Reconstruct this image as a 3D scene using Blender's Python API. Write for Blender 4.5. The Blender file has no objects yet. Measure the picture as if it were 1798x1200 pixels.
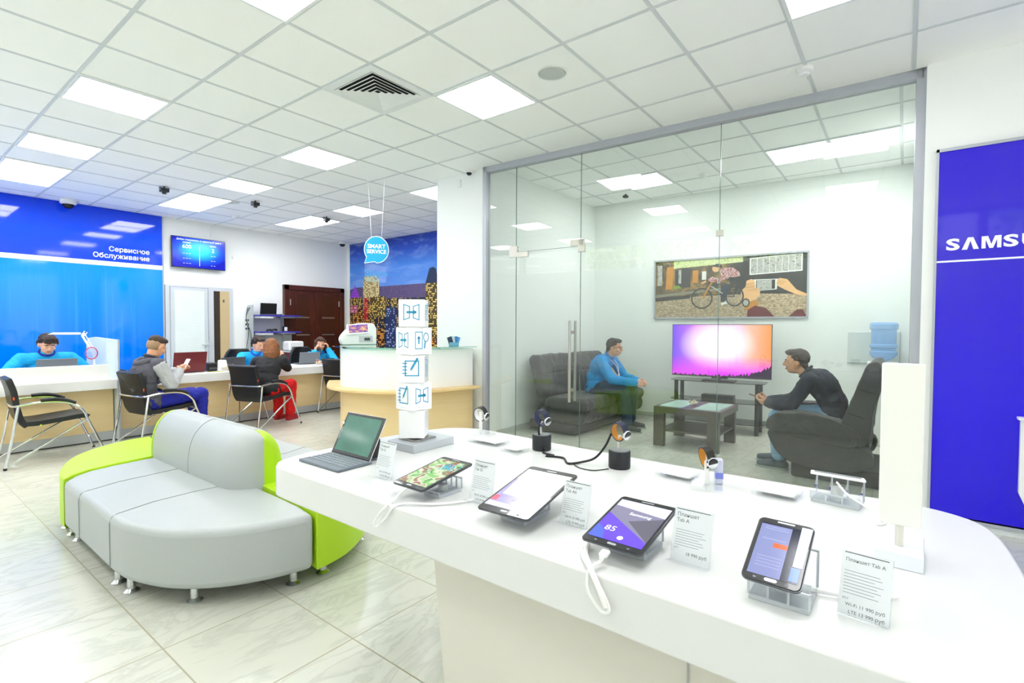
import bpy, math, random
from math import sin, cos, pi, radians as R
from mathutils import Vector as V, Matrix as MX

random.seed(7)
scene = bpy.context.scene
C = scene.collection
HC = 3.183            # hall ceiling height
HG = 3.29             # glass room ceiling height

# ------------------------------------------------------------------ camera, world, exposure
cam_d = bpy.data.cameras.new('camera')
cam = bpy.data.objects.new('camera', cam_d)
C.objects.link(cam)
scene.camera = cam
cam_d.sensor_width = 36.0
cam_d.lens = 892.93 / 1798 * 36
cam_d.clip_start = 0.02
YAW, PITCH, ROLL = -0.9137, -0.0281, 0.0044
fw = V((-sin(YAW) * cos(PITCH), cos(YAW) * cos(PITCH), sin(PITCH)))
r0 = V((cos(YAW), sin(YAW), 0)); u0 = r0.cross(fw)
rt = r0 * cos(ROLL) + u0 * sin(ROLL); up = -r0 * sin(ROLL) + u0 * cos(ROLL)
cam.matrix_world = MX((( rt.x, up.x, -fw.x, 0), (rt.y, up.y, -fw.y, 0), (rt.z, up.z, -fw.z, 1.35), (0, 0, 0, 1)))

w = bpy.data.worlds.new('world'); scene.world = w; w.use_nodes = True
bg = w.node_tree.nodes['Background']
bg.inputs['Color'].default_value = (0.97, 0.965, 0.96, 1)
bg.inputs['Strength'].default_value = 1.15
scene.view_settings.view_transform = 'Standard'
scene.view_settings.look = 'None'
scene.view_settings.gamma = 1
scene.view_settings.exposure = 1.0
scene.cycles.max_bounces = 10
scene.cycles.diffuse_bounces = 5
scene.cycles.glossy_bounces = 4
scene.cycles.transparent_max_bounces = 16
scene.cycles.transmission_bounces = 8
scene.cycles.caustics_reflective = False
scene.cycles.caustics_refractive = False
scene.cycles.sample_clamp_indirect = 6
scene.cycles.use_denoising = True
sun_d = bpy.data.lights.new('sun', 'SUN'); sun_d.energy = 14; sun_d.angle = R(1); sun_d.color = (1, .96, .86)
sun = bpy.data.objects.new('sun', sun_d); C.objects.link(sun); sun.rotation_euler = (0, R(42), R(20))   # high, from behind the building: lights the trees outside
PANEL = 8.5           # radiance of the ceiling panels

# ------------------------------------------------------------------ materials
def lin(h):
    if not isinstance(h, str): return tuple(h) + (1,)
    h = h.lstrip('#'); o = []
    for i in (0, 2, 4):
        c = int(h[i:i + 2], 16) / 255
        o.append(c / 12.92 if c <= 0.04045 else ((c + 0.055) / 1.055) ** 2.4)
    return (o[0], o[1], o[2], 1)

MATS = {}
def mat(name, col, rough=0.5, metal=0.0, spec=0.5, emit=0, trans=0, ior=1.45, alpha=1, bump=0, bscale=40, var=0.04, vscale=6, coat=0, sheen=0):
    if name in MATS: return MATS[name]
    m = bpy.data.materials.new(name); m.use_nodes = True
    nt = m.node_tree; N = nt.nodes; L = nt.links
    b = N['Principled BSDF']
    c = lin(col)
    b.inputs['Base Color'].default_value = c
    b.inputs['Roughness'].default_value = rough
    b.inputs['Metallic'].default_value = metal
    b.inputs['Specular IOR Level'].default_value = spec
    b.inputs['IOR'].default_value = ior
    b.inputs['Transmission Weight'].default_value = trans
    b.inputs['Alpha'].default_value = alpha
    b.inputs['Coat Weight'].default_value = coat
    if sheen: b.inputs['Sheen Weight'].default_value = sheen
    tc = N.new('ShaderNodeTexCoord')
    if var and not emit:
        n = N.new('ShaderNodeTexNoise'); n.inputs['Scale'].default_value = vscale; n.inputs['Detail'].default_value = 3
        L.new(tc.outputs['Object'], n.inputs['Vector'])
        mx = N.new('ShaderNodeMix'); mx.data_type = 'RGBA'
        mx.inputs[6].default_value = tuple(max(0, x * (1 - var)) for x in c[:3]) + (1,)
        mx.inputs[7].default_value = tuple(min(1, x * (1 + var)) for x in c[:3]) + (1,)
        L.new(n.outputs['Fac'], mx.inputs[0]); L.new(mx.outputs[2], b.inputs['Base Color'])
    if bump:
        n = N.new('ShaderNodeTexNoise'); n.inputs['Scale'].default_value = bscale; n.inputs['Detail'].default_value = 4
        L.new(tc.outputs['Object'], n.inputs['Vector'])
        bp = N.new('ShaderNodeBump'); bp.inputs['Strength'].default_value = bump; bp.inputs['Distance'].default_value = 0.01
        L.new(n.outputs['Fac'], bp.inputs['Height']); L.new(bp.outputs['Normal'], b.inputs['Normal'])
    if emit:
        b.inputs['Emission Color'].default_value = c
        b.inputs['Emission Strength'].default_value = emit
    MATS[name] = m
    return m

class NT:
    """small helper to write node maths"""
    def __init__(s, name):
        s.m = bpy.data.materials.new(name); s.m.use_nodes = True
        s.N = s.m.node_tree.nodes; s.L = s.m.node_tree.links; s.b = s.N['Principled BSDF']
        s.tc = s.N.new('ShaderNodeTexCoord'); MATS[name] = s.m
    def new(s, t, **k):
        n = s.N.new(t)
        for a, b in k.items(): setattr(n, a, b)
        return n
    def put(s, inp, v):
        if hasattr(v, 'is_linked') or isinstance(v, bpy.types.NodeSocket): s.L.new(v, inp)
        else: inp.default_value = v
    def xyz(s, out='Object'):
        n = s.new('ShaderNodeSeparateXYZ'); s.L.new(s.tc.outputs[out], n.inputs[0]); return n.outputs
    def ma(s, op, a, b=0.0, c=0.0):
        n = s.new('ShaderNodeMath', operation=op); s.put(n.inputs[0], a); s.put(n.inputs[1], b); s.put(n.inputs[2], c); return n.outputs[0]
    def mix(s, f, a, b):
        n = s.new('ShaderNodeMix', data_type='RGBA'); s.put(n.inputs[0], f)
        s.put(n.inputs[6], lin(a) if isinstance(a, (str, tuple)) else a); s.put(n.inputs[7], lin(b) if isinstance(b, (str, tuple)) else b); return n.outputs[2]
    def ramp(s, f, stops, interp='LINEAR'):
        n = s.new('ShaderNodeValToRGB'); s.put(n.inputs[0], f); cr = n.color_ramp; cr.interpolation = interp
        while len(cr.elements) < len(stops): cr.elements.new(0.5)
        for e, (p, c) in zip(cr.elements, stops): e.position = p; e.color = lin(c)
        return n.outputs[0]
    def noise(s, scale, detail=3, vec=None, dist=0, rough=0.5):
        n = s.new('ShaderNodeTexNoise'); n.inputs['Scale'].default_value = scale; n.inputs['Detail'].default_value = detail
        n.inputs['Distortion'].default_value = dist; n.inputs['Roughness'].default_value = rough
        s.L.new(vec or s.tc.outputs['Object'], n.inputs['Vector']); return n.outputs['Fac']
    def map(s, scale=(1, 1, 1), loc=(0, 0, 0), rot=(0, 0, 0)):
        n = s.new('ShaderNodeMapping'); n.inputs['Scale'].default_value = scale; n.inputs['Location'].default_value = loc
        n.inputs['Rotation'].default_value = rot; s.L.new(s.tc.outputs['Object'], n.inputs[0]); return n.outputs[0]
    def white(s, vec):
        n = s.new('ShaderNodeTexWhiteNoise'); n.noise_dimensions = '3D'; s.L.new(vec, n.inputs['Vector']); return n.outputs['Value']
    def base(s, c, rough=0.5, emit=0, spec=0.5):
        s.put(s.b.inputs['Base Color'], c); s.put(s.b.inputs['Roughness'], rough); s.b.inputs['Specular IOR Level'].default_value = spec
        if emit: s.put(s.b.inputs['Emission Color'], c); s.b.inputs['Emission Strength'].default_value = emit
        return s.m

def floor_material():
    t = NT('marble_floor_tiles'); x, y, z = t.xyz()
    u = t.ma('DIVIDE', t.ma('SUBTRACT', x, 0.765), 0.530); v = t.ma('DIVIDE', t.ma('SUBTRACT', y, 2.421), 0.560)
    fu = t.ma('FRACT', u); fv = t.ma('FRACT', v)
    du = t.ma('MINIMUM', fu, t.ma('SUBTRACT', 1.0, fu)); dv = t.ma('MINIMUM', fv, t.ma('SUBTRACT', 1.0, fv))
    g = t.ma('LESS_THAN', t.ma('MINIMUM', du, dv), 0.006)
    cb = t.new('ShaderNodeCombineXYZ'); t.L.new(t.ma('FLOOR', u), cb.inputs[0]); t.L.new(t.ma('FLOOR', v), cb.inputs[1])
    rnd = t.white(cb.outputs[0])
    ad = t.new('ShaderNodeVectorMath', operation='MULTIPLY_ADD'); t.L.new(cb.outputs[0], ad.inputs[0]); ad.inputs[1].default_value = (3.7, 5.3, 1)
    mp = t.map(scale=(1.0, 2.2, 1), rot=(0, 0, 0.6)); t.L.new(mp, ad.inputs[2])
    n1 = t.noise(2.2, 6, ad.outputs[0], 1.2, 0.6)
    n2 = t.noise(1.1, 3, ad.outputs[0], 0.4)
    vein = t.ramp(n1, [(0.0, '#d2d4c8'), (0.44, '#d6d8cd'), (0.50, '#c3c6bb'), (0.55, '#d4d5ca'), (1.0, '#dadbd2')])
    c = t.mix(t.ma('MULTIPLY', n2, 0.45), vein, '#c6c3ae')
    c = t.mix(t.ma('MULTIPLY', rnd, 0.14), c, '#c9cabb')
    c = t.mix(g, c, '#a39d86')
    return t.base(c, t.ma('ADD', 0.21, t.ma('MULTIPLY', g, 0.5)))

def wood_material(name, c1, c2, scale=(1, 1, 14), rough=0.4, rot=(0, 0, 0)):
    t = NT(name); mp = t.map(scale=scale, rot=rot)
    n = t.noise(3.0, 6, mp, 0.5, 0.6); n2 = t.noise(40, 2, mp)
    return t.base(t.mix(t.ma('MULTIPLY', n2, 0.3), t.ramp(n, [(0.3, c1), (0.7, c2)]), c1), rough)

def glass_material(name, tint, ior=1.45, base_r=0.0, refl=2.3):
    m = bpy.data.materials.new(name); m.use_nodes = True; nt = m.node_tree; N = nt.nodes; L = nt.links
    N.remove(N['Principled BSDF']); out = N['Material Output']
    tr = N.new('ShaderNodeBsdfTransparent'); tr.inputs[0].default_value = tint + (1,)
    gl = N.new('ShaderNodeBsdfGlossy'); gl.inputs['Roughness'].default_value = base_r; gl.inputs['Color'].default_value = (1, 1, 1, 1)
    fr = N.new('ShaderNodeFresnel'); fr.inputs[0].default_value = ior
    ge = N.new('ShaderNodeNewGeometry'); iv = N.new('ShaderNodeMath'); iv.operation = 'SUBTRACT'; iv.inputs[0].default_value = refl; L.new(ge.outputs['Backfacing'], iv.inputs[1])
    ml = N.new('ShaderNodeMath'); ml.operation = 'MULTIPLY'; ml.use_clamp = True; L.new(iv.outputs[0], ml.inputs[0]); L.new(fr.outputs[0], ml.inputs[1])
    cl = N.new('ShaderNodeMath'); cl.operation = 'MULTIPLY'; L.new(ml.outputs[0], cl.inputs[0]); iz = N.new('ShaderNodeMath'); iz.operation = 'SUBTRACT'; iz.inputs[0].default_value = 1; L.new(ge.outputs['Backfacing'], iz.inputs[1]); L.new(iz.outputs[0], cl.inputs[1])
    mx = N.new('ShaderNodeMixShader'); L.new(cl.outputs[0], mx.inputs[0]); L.new(tr.outputs[0], mx.inputs[1]); L.new(gl.outputs[0], mx.inputs[2])
    L.new(mx.outputs[0], out.inputs[0]); MATS[name] = m
    return m

white_wall = mat('white_wall_paint', '#f2f4f2', 0.6, var=0.01)
room_wall = mat('glass_room_wall_paint', '#eef1ee', 0.55, var=0.01)
ceil_m = mat('ceiling_tile', '#fdfefc', 0.8, bump=0.1, bscale=120, var=0.01, vscale=60)
grid_m = mat('ceiling_grid_metal', '#d4d8da', 0.5, var=0.01)
white_gloss = mat('white_gloss_laminate', '#fbfbfb', 0.22, var=0.005)
table_white = mat('white_table_laminate', '#e4e4e3', 0.2, var=0.005)
white_matt = mat('white_plastic', '#f1f1f0', 0.4, var=0.01)
warm_white = mat('warm_white_panel', '#dedbd0', 0.45, var=0.01)
alu = mat('brushed_aluminium', '#bcbfc6', 0.32, 0.75, bump=0.03, bscale=200)
alu_frame = mat('grey_aluminium_frame', '#b4b7c0', 0.4, 0.25)
steel = mat('satin_steel', '#b8b6ad', 0.3, 0.9)
chrome = mat('chrome', '#dfe1e3', 0.08, 1.0, var=0.01)
black_leather = mat('black_leather', '#1d1e20', 0.38, bump=0.2, bscale=90)
black_plastic = mat('black_plastic', '#17181a', 0.35)
dark_grey = mat('dark_grey_plastic', '#4c5057', 0.42)
grey_leather = mat('light_grey_leather', '#b2b7b6', 0.42, bump=0.12, bscale=120, var=0.02)
lime_leather = mat('lime_green_leather', '#b4dd1e', 0.4, bump=0.12, bscale=120, var=0.02)
seam_m = mat('seam_thread', '#9aa0a0', 0.7)
lime_seam = mat('lime_seam_thread', '#8db412', 0.7)
sofa_dark = mat('charcoal_fabric', '#403f3f', 0.8, bump=0.5, bscale=30, var=0.12, vscale=5, sheen=0.2)
birch = wood_material('birch_laminate', '#ebcf98', '#f0d8a6', scale=(0.6, 0.6, 9), rough=0.35)
birch_edge = wood_material('birch_edge', '#e6c488', '#efd298', scale=(1, 1, 5), rough=0.35)
mahogany = wood_material('mahogany', '#3a160a', '#5b2613', scale=(9, 9, 0.8), rough=0.35)
wenge = wood_material('wenge_laminate', '#3f3a35', '#544c45', scale=(1.5, 9, 9), rough=0.4)
skin = mat('skin', '#e2ab8c', 0.5, var=0.05, vscale=20)
skin2 = mat('skin_warm', '#dba380', 0.5, var=0.05, vscale=20)
glass_pane = glass_material('clear_glass', (0.94, 0.972, 0.957))
glass_top = glass_material('green_glass', (0.62, 0.82, 0.74))
acrylic = glass_material('clear_acrylic', (0.965, 0.972, 0.98), refl=1.2)
acrylic_edge = mat('acrylic_frosted_edge', '#d3d9de', 0.25, alpha=0.75, var=0.01)
lamp_emit = mat('led_diffuser', '#ffffff', 0.5, emit=PANEL)
floor_m = floor_material()

# ------------------------------------------------------------------ mesh builder
def basis(o, x, y, z=None):
    x = V(x).normalized(); y = V(y); y = (y - x * y.dot(x)).normalized(); z = x.cross(y); o = V(o)
    return MX(((x.x, y.x, z.x, o.x), (x.y, y.y, z.y, o.y), (x.z, y.z, z.z, o.z), (0, 0, 0, 1)))
def place(loc, rz=0, s=1):
    return MX.Translation(V(loc)) @ MX.Rotation(rz, 4, 'Z') @ MX.Scale(s, 4)
def catmull(pts, n=6, closed=False):
    P = [V(p) for p in pts]; o = []; k = len(P)
    for i in range(k if closed else k - 1):
        if closed: a, b, c, d = P[(i - 1) % k], P[i], P[(i + 1) % k], P[(i + 2) % k]
        else: a, b, c, d = P[max(i - 1, 0)], P[i], P[i + 1], P[min(i + 2, k - 1)]
        for j in range(n):
            t = j / n
            o.append(0.5 * ((2 * b) + (c - a) * t + (2 * a - 5 * b + 4 * c - d) * t * t + (3 * b - a - 3 * c + d) * t ** 3))
    if not closed: o.append(P[-1])
    return o
_txt = {}
def text_geo(s, size, bold=0.0, align='LEFT'):
    k = (s, bold, align)
    if k not in _txt:
        cu = bpy.data.curves.new('t', 'FONT'); cu.body = s; cu.size = 1; cu.offset = bold; cu.align_x = align; cu.resolution_u = 3
        ob = bpy.data.objects.new('t', cu); C.objects.link(ob); bpy.context.view_layer.update()
        me = bpy.data.meshes.new_from_object(ob.evaluated_get(bpy.context.evaluated_depsgraph_get()))
        _txt[k] = ([v.co.copy() for v in me.vertices], [list(p.vertices) for p in me.polygons])
        bpy.data.objects.remove(ob); bpy.data.curves.remove(cu); bpy.data.meshes.remove(me)
    vs, fs = _txt[k]
    return [v * size for v in vs], fs

class M:
    def __init__(s, T=None): s.v = []; s.f = []; s.m = []; s.T = T
    def add(s, vs, fs, mi=0, T=None):
        k = len(s.v); TT = s.T
        if T is not None: TT = T if TT is None else TT @ T
        for p in vs:
            p = V(p); s.v.append(TT @ p if TT is not None else p)
        for f in fs: s.f.append([i + k for i in f]); s.m.append(mi)
        return s
    def box(s, x0, x1, y0, y1, z0, z1, mi=0, T=None):
        vs = [(x, y, z) for z in (z0, z1) for y in (y0, y1) for x in (x0, x1)]
        return s.add(vs, [(0, 2, 3, 1), (4, 5, 7, 6), (0, 1, 5, 4), (1, 3, 7, 5), (3, 2, 6, 7), (2, 0, 4, 6)], mi, T)
    def frus(s, b, t, z0, z1, mi=0, T=None):
        vs = [(b[0], b[2], z0), (b[1], b[2], z0), (b[1], b[3], z0), (b[0], b[3], z0), (t[0], t[2], z1), (t[1], t[2], z1), (t[1], t[3], z1), (t[0], t[3], z1)]
        return s.add(vs, [(3, 2, 1, 0), (4, 5, 6, 7), (0, 1, 5, 4), (1, 2, 6, 5), (2, 3, 7, 6), (3, 0, 4, 7)], mi, T)
    def prism(s, poly, z0, z1, mi=0, T=None):
        n = len(poly); a = sum(poly[i][0] * poly[(i + 1) % n][1] - poly[(i + 1) % n][0] * poly[i][1] for i in range(n))
        if a < 0: poly = poly[::-1]
        vs = [(p[0], p[1], z0) for p in poly] + [(p[0], p[1], z1) for p in poly]
        fs = [tuple(range(n - 1, -1, -1)), tuple(range(n, 2 * n))] + [(i, (i + 1) % n, n + (i + 1) % n, n + i) for i in range(n)]
        return s.add(vs, fs, mi, T)
    def flat(s, poly, z=0, mi=0, T=None):
        n = len(poly); a = sum(poly[i][0] * poly[(i + 1) % n][1] - poly[(i + 1) % n][0] * poly[i][1] for i in range(n))
        if a < 0: poly = poly[::-1]
        return s.add([(p[0], p[1], z) for p in poly], [tuple(range(n))], mi, T)
    def tube(s, pts, r, n=8, mi=0, T=None, closed=False, r1=None):
        P = [V(p) for p in pts]; k = len(P); vs = []; fs = []
        up = None
        for i in range(k):
            if closed: d = P[(i + 1) % k] - P[i - 1]
            else: d = P[min(i + 1, k - 1)] - P[max(i - 1, 0)]
            d = d.normalized() if d.length > 1e-9 else V((0, 0, 1))
            if up is None: up = V((0, 0, 1)) if abs(d.z) < 0.9 else V((1, 0, 0))
            a = (up - d * up.dot(d)).normalized(); b = d.cross(a); up = a
            rr = r if r1 is None else r + (r1 - r) * i / max(1, k - 1)
            for j in range(n):
                t = 2 * pi * j / n; vs.append(P[i] + a * (rr * cos(t)) + b * (rr * sin(t)))
        for i in range(k if closed else k - 1):
            for j in range(n):
                A = i * n; B = ((i + 1) % k) * n; fs.append((A + j, A + (j + 1) % n, B + (j + 1) % n, B + j))
        if not closed: fs += [tuple(range(n - 1, -1, -1)), tuple((k - 1) * n + j for j in range(n))]
        return s.add(vs, fs, mi, T)
    def cyl(s, p0, p1, r, r1=None, n=20, mi=0, T=None): return s.tube([p0, p1], r, n, mi, T, r1=r1)
    def lathe(s, prof, n=24, mi=0, T=None, c=(0, 0)):
        vs = []; fs = []; k = len(prof)
        for (r, z) in prof:
            for j in range(n):
                t = 2 * pi * j / n; vs.append((c[0] + max(r, 1e-5) * cos(t), c[1] + max(r, 1e-5) * sin(t), z))
        for i in range(k - 1):
            for j in range(n): fs.append((i * n + j, i * n + (j + 1) % n, (i + 1) * n + (j + 1) % n, (i + 1) * n + j))
        return s.add(vs, fs + [tuple(range(n - 1, -1, -1)), tuple((k - 1) * n + j for j in range(n))], mi, T)
    def caps(s, p0, p1, r0, r1, n=12, mi=0, T=None):
        p0 = V(p0); p1 = V(p1); d = p1 - p0
        if d.length < 1e-6: d = V((0, 0, 1e-4)); p1 = p0 + d
        d = d.normalized(); a = d.orthogonal().normalized(); b = d.cross(a); R_ = []
        for t in (-0.98, -0.7, -0.35): R_.append((p0 + d * (r0 * t), r0 * math.sqrt(1 - t * t)))
        R_ += [(p0, r0), (p1, r1)]
        for t in (0.35, 0.7, 0.98): R_.append((p1 + d * (r1 * t), r1 * math.sqrt(1 - t * t)))
        vs = []; fs = []
        for (c, r) in R_:
            for j in range(n): t = 2 * pi * j / n; vs.append(c + a * (r * cos(t)) + b * (r * sin(t)))
        k = len(R_)
        for i in range(k - 1):
            for j in range(n): fs.append((i * n + j, i * n + (j + 1) % n, (i + 1) * n + (j + 1) % n, (i + 1) * n + j))
        return s.add(vs, fs + [tuple(range(n - 1, -1, -1)), tuple((k - 1) * n + j for j in range(n))], mi, T)
    def ell(s, c, r, Rm=None, n=16, mi=0, T=None):
        vs = []; fs = []; k = n // 2; Q = MX.Translation(V(c)) @ (Rm.to_4x4() if Rm is not None else MX.Identity(4))
        for i in range(k + 1):
            ph = pi * (i + 0.02 * (i == 0) - 0.02 * (i == k)) / k
            for j in range(n): t = 2 * pi * j / n; vs.append(Q @ V((r[0] * sin(ph) * cos(t), r[1] * sin(ph) * sin(t), -r[2] * cos(ph))))
        for i in range(k):
            for j in range(n): fs.append((i * n + j, i * n + (j + 1) % n, (i + 1) * n + (j + 1) % n, (i + 1) * n + j))
        return s.add(vs, fs + [tuple(range(n - 1, -1, -1)), tuple(k * n + j for j in range(n))], mi, T)
    def text(s, t, size, T, mi=0, bold=0.0, align='LEFT'):
        vs, fs = text_geo(t, size, bold, align); return s.add(vs, fs, mi, T)
    def line(s, pts, wd, z=0, mi=0, T=None, closed=False):
        """flat ribbon along a 2-D polyline"""
        P = [V((p[0], p[1])) for p in pts]; k = len(P)
        for i in range(k if closed else k - 1):
            a, b = P[i], P[(i + 1) % k]; d = (b - a)
            if d.length < 1e-9: continue
            d.normalize(); nn = V((-d.y, d.x)) * wd / 2; e = d * wd / 2
            q = [a - e - nn, b + e - nn, b + e + nn, a - e + nn]
            s.add([(x.x, x.y, z) for x in q], [(0, 1, 2, 3)], mi, T)
        return s
    def build(s, name, mats, parent=None, bevel=0, seg=3, subs=0, smooth=True, solid=0, ang=35, loc=None):
        me = bpy.data.meshes.new(name); me.from_pydata([tuple(p) for p in s.v], [], s.f)
        mats = mats if isinstance(mats, (list, tuple)) else [mats]
        for m in mats: me.materials.append(m)
        if len(mats) > 1: me.polygons.foreach_set('material_index', s.m)
        me.update(); me.validate()
        if smooth:
            me.polygons.foreach_set('use_smooth', [True] * len(me.polygons)); me.set_sharp_from_angle(angle=R(ang))
        ob = bpy.data.objects.new(name, me); C.objects.link(ob)
        if parent: ob.parent = parent
        if loc: ob.location = loc
        if solid: q = ob.modifiers.new('s', 'SOLIDIFY'); q.thickness = solid; q.offset = 0
        if bevel:
            q = ob.modifiers.new('b', 'BEVEL'); q.width = bevel; q.segments = seg; q.limit_method = 'ANGLE'; q.angle_limit = R(30); q.harden_normals = False
            if smooth: me.polygons.foreach_set('use_smooth', [True] * len(me.polygons))
        if subs: q = ob.modifiers.new('u', 'SUBSURF'); q.levels = subs; q.render_levels = subs
        return ob
    def melt(s, name, mats, voxel, smooth=2, parent=None, disp=0, dscale=.09):
        """voxel-remesh all shells into one continuous skin"""
        ob = s.build('tmp', mats, smooth=False)
        q = ob.modifiers.new('r', 'REMESH'); q.mode = 'VOXEL'; q.voxel_size = voxel
        if smooth: q = ob.modifiers.new('s', 'SMOOTH'); q.factor = 0.5; q.iterations = smooth
        if disp:
            tx = bpy.data.textures.get('folds%g' % dscale) or bpy.data.textures.new('folds%g' % dscale, 'CLOUDS'); tx.noise_scale = dscale; tx.noise_depth = 2
            q = ob.modifiers.new('d', 'DISPLACE'); q.texture = tx; q.strength = disp; q.mid_level = .5; q.texture_coords = 'GLOBAL'
        bpy.context.view_layer.update()
        me = bpy.data.meshes.new_from_object(ob.evaluated_get(bpy.context.evaluated_depsgraph_get()))
        bpy.data.objects.remove(ob); me.name = name
        me.polygons.foreach_set('use_smooth', [True] * len(me.polygons)); me.update()
        o = bpy.data.objects.new(name, me); C.objects.link(o)
        if parent: o.parent = parent
        return o

def tag(o, label=None, cat=None, group=None, kind=None):
    if label: o['label'] = label
    if cat: o['category'] = cat
    if group: o['group'] = group
    if kind: o['kind'] = kind
    return o
def thing(name, label, cat, loc=(0, 0, 0), rz=0, group=None):
    o = bpy.data.objects.new(name, None); C.objects.link(o); o.location = loc; o.rotation_euler = (0, 0, rz)
    o.empty_display_size = 0.1
    return tag(o, label, cat, group)
def dup(root, loc=None, rz=None, label=None):
    def cp(o, par):
        c = o.copy(); C.objects.link(c); c.parent = par
        for ch in o.children: cp(ch, c)
        return c
    r = cp(root, None)
    if loc is not None: r.location = loc
    if rz is not None: r.rotation_euler = (0, 0, rz)
    if label: r['label'] = label
    return r
def struct(m, name, mats, parent=None, **k):
    o = m.build(name, mats, parent, **k)
    if parent is None: o['kind'] = 'structure'
    return o

# ------------------------------------------------------------------ the setting
m = M(); m.box(-1.3, 7.7, -4, 10.1, -0.1, 0); struct(m, 'floor', floor_m, smooth=False)
m = M(); m.box(-1.3, 4.62, -4, 10.1, HC, HC + 0.08); m.box(4.62, 6.95, 4.04, 10.1, HC, HC + 0.08); struct(m, 'ceiling', ceil_m, smooth=False)
OX, OY = 1.0333, 2.9846
m = M()
for i in range(-3, 10):
    x = OX + .6 * i
    if x < 4.6: m.box(x - .012, x + .012, -4, 9.94, HC - .004, HC - .0005)
    elif x < 6.8: m.box(x - .012, x + .012, 4.1, 9.94, HC - .004, HC - .0005)
for j in range(-11, 12):
    y = OY + .6 * j
    m.box(-1.2, 4.6 if y < 4.05 else 6.82, y - .012, y + .012, HC - .0035, HC - .0006)
struct(m, 'ceiling_grid', grid_m, smooth=False)
m = M(); m.box(4.5, 7.8, -.1, 4.1, HG, HG + .08); struct(m, 'ceiling', ceil_m, smooth=False)
m = M()
for i in range(-3, 3):
    x = 6.12 + .6 * i
    m.box(x - .012, x + .012, -.08, 3.97, HG - .004, HG - .0005)
for j in range(0, 7):
    y = .06 + .6 * j
    m.box(4.7, 7.6, y - .012, y + .012, HG - .0035, HG - .0006)
struct(m, 'ceiling_grid', grid_m, smooth=False)
# walls
m = M(); m.box(-1.3, 7.0, 9.95, 10.1, 0, 3.3); struct(m, 'wall_far', white_wall, smooth=False)
m = M(); m.box(6.83, 6.98, 4.1, 9.95, 0, 3.3); struct(m, 'wall_mural_side', white_wall, smooth=False)
m = M(); m.box(4.6, 7.8, 3.985, 4.1, 0, HG + .05); struct(m, 'wall_glass_room_near_pillar', room_wall, smooth=False)
m = M(); m.prism([(7.34, 3.985), (7.62, -.1), (7.8, -.1), (7.8, 3.985)], 0, HG + .05); struct(m, 'wall_poster_side', room_wall, smooth=False)
m = M(); m.box(4.75, 7.8, -.2, -.085, 0, HG + .05); struct(m, 'wall_glass_room_right', room_wall, smooth=False)
m = M(); m.box(4.6, 4.8, -4, -.088, 0, 3.3); struct(m, 'wall_right', white_wall, smooth=False)
m = M(); m.box(4.5, 4.72, 3.875, 4.665, 0, 3.3); struct(m, 'pillar', white_wall, smooth=False)
m = M(); m.box(-1.3, 4.6, -4.1, -4, 0, .25); m.box(-1.3, 4.6, -4.1, -4, 3.1, 3.3)
for x in (-1.25, .2, 1.65, 3.1, 4.55): m.box(x - .05, x + .05, -4.1, -4, .25, 3.1)
struct(m, 'wall_back', white_wall, smooth=False)
m = M(); m.box(-1.3, -1.2, -4, 10.1, 0, 2.62); m.box(-1.3, -1.2, -4, 10.1, 3.12, 3.3)
for y in (-4, -2.45, -.9, .65, 2.2, 3.75, 5.3, 6.85, 8.4, 9.95): m.box(-1.3, -1.2, y - .06, y + .06, 2.62, 3.12)
struct(m, 'wall_window_side', white_wall, smooth=False)
wg = glass_material('window_glass', (.95, .97, .96))
m = M(); m.box(-1.26, -1.24, -4, 10, 2.6, 3.14); struct(m, 'window_1', wg, smooth=False)
m = M(); m.box(-1.2, 4.6, -4.06, -4.04, .2, 3.14); struct(m, 'window_sky_fill', wg, smooth=False)  # unseen glazing, added full height so sky light reaches the ceiling
# skirtings
m = M(); m.box(4.58, 4.6, -3.9, -.09, 0, .07); struct(m, 'baseboard_right', grid_m)
m = M(); m.prism([(7.322, 3.98), (7.602, -.08), (7.62, -.08), (7.34, 3.98)], 0, .07); struct(m, 'baseboard_poster_side', mat('grey_skirting', '#b9bdb6', .5))
m = M(); m.box(4.72, 7.33, 3.965, 3.985, 0, .07); struct(m, 'baseboard_glass_room', MATS['grey_skirting'])
m = M(); m.box(3.205, 3.225, 9.91, 9.95, 0, HC - .002); struct(m, 'trim_1', alu_frame, smooth=False)

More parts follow.
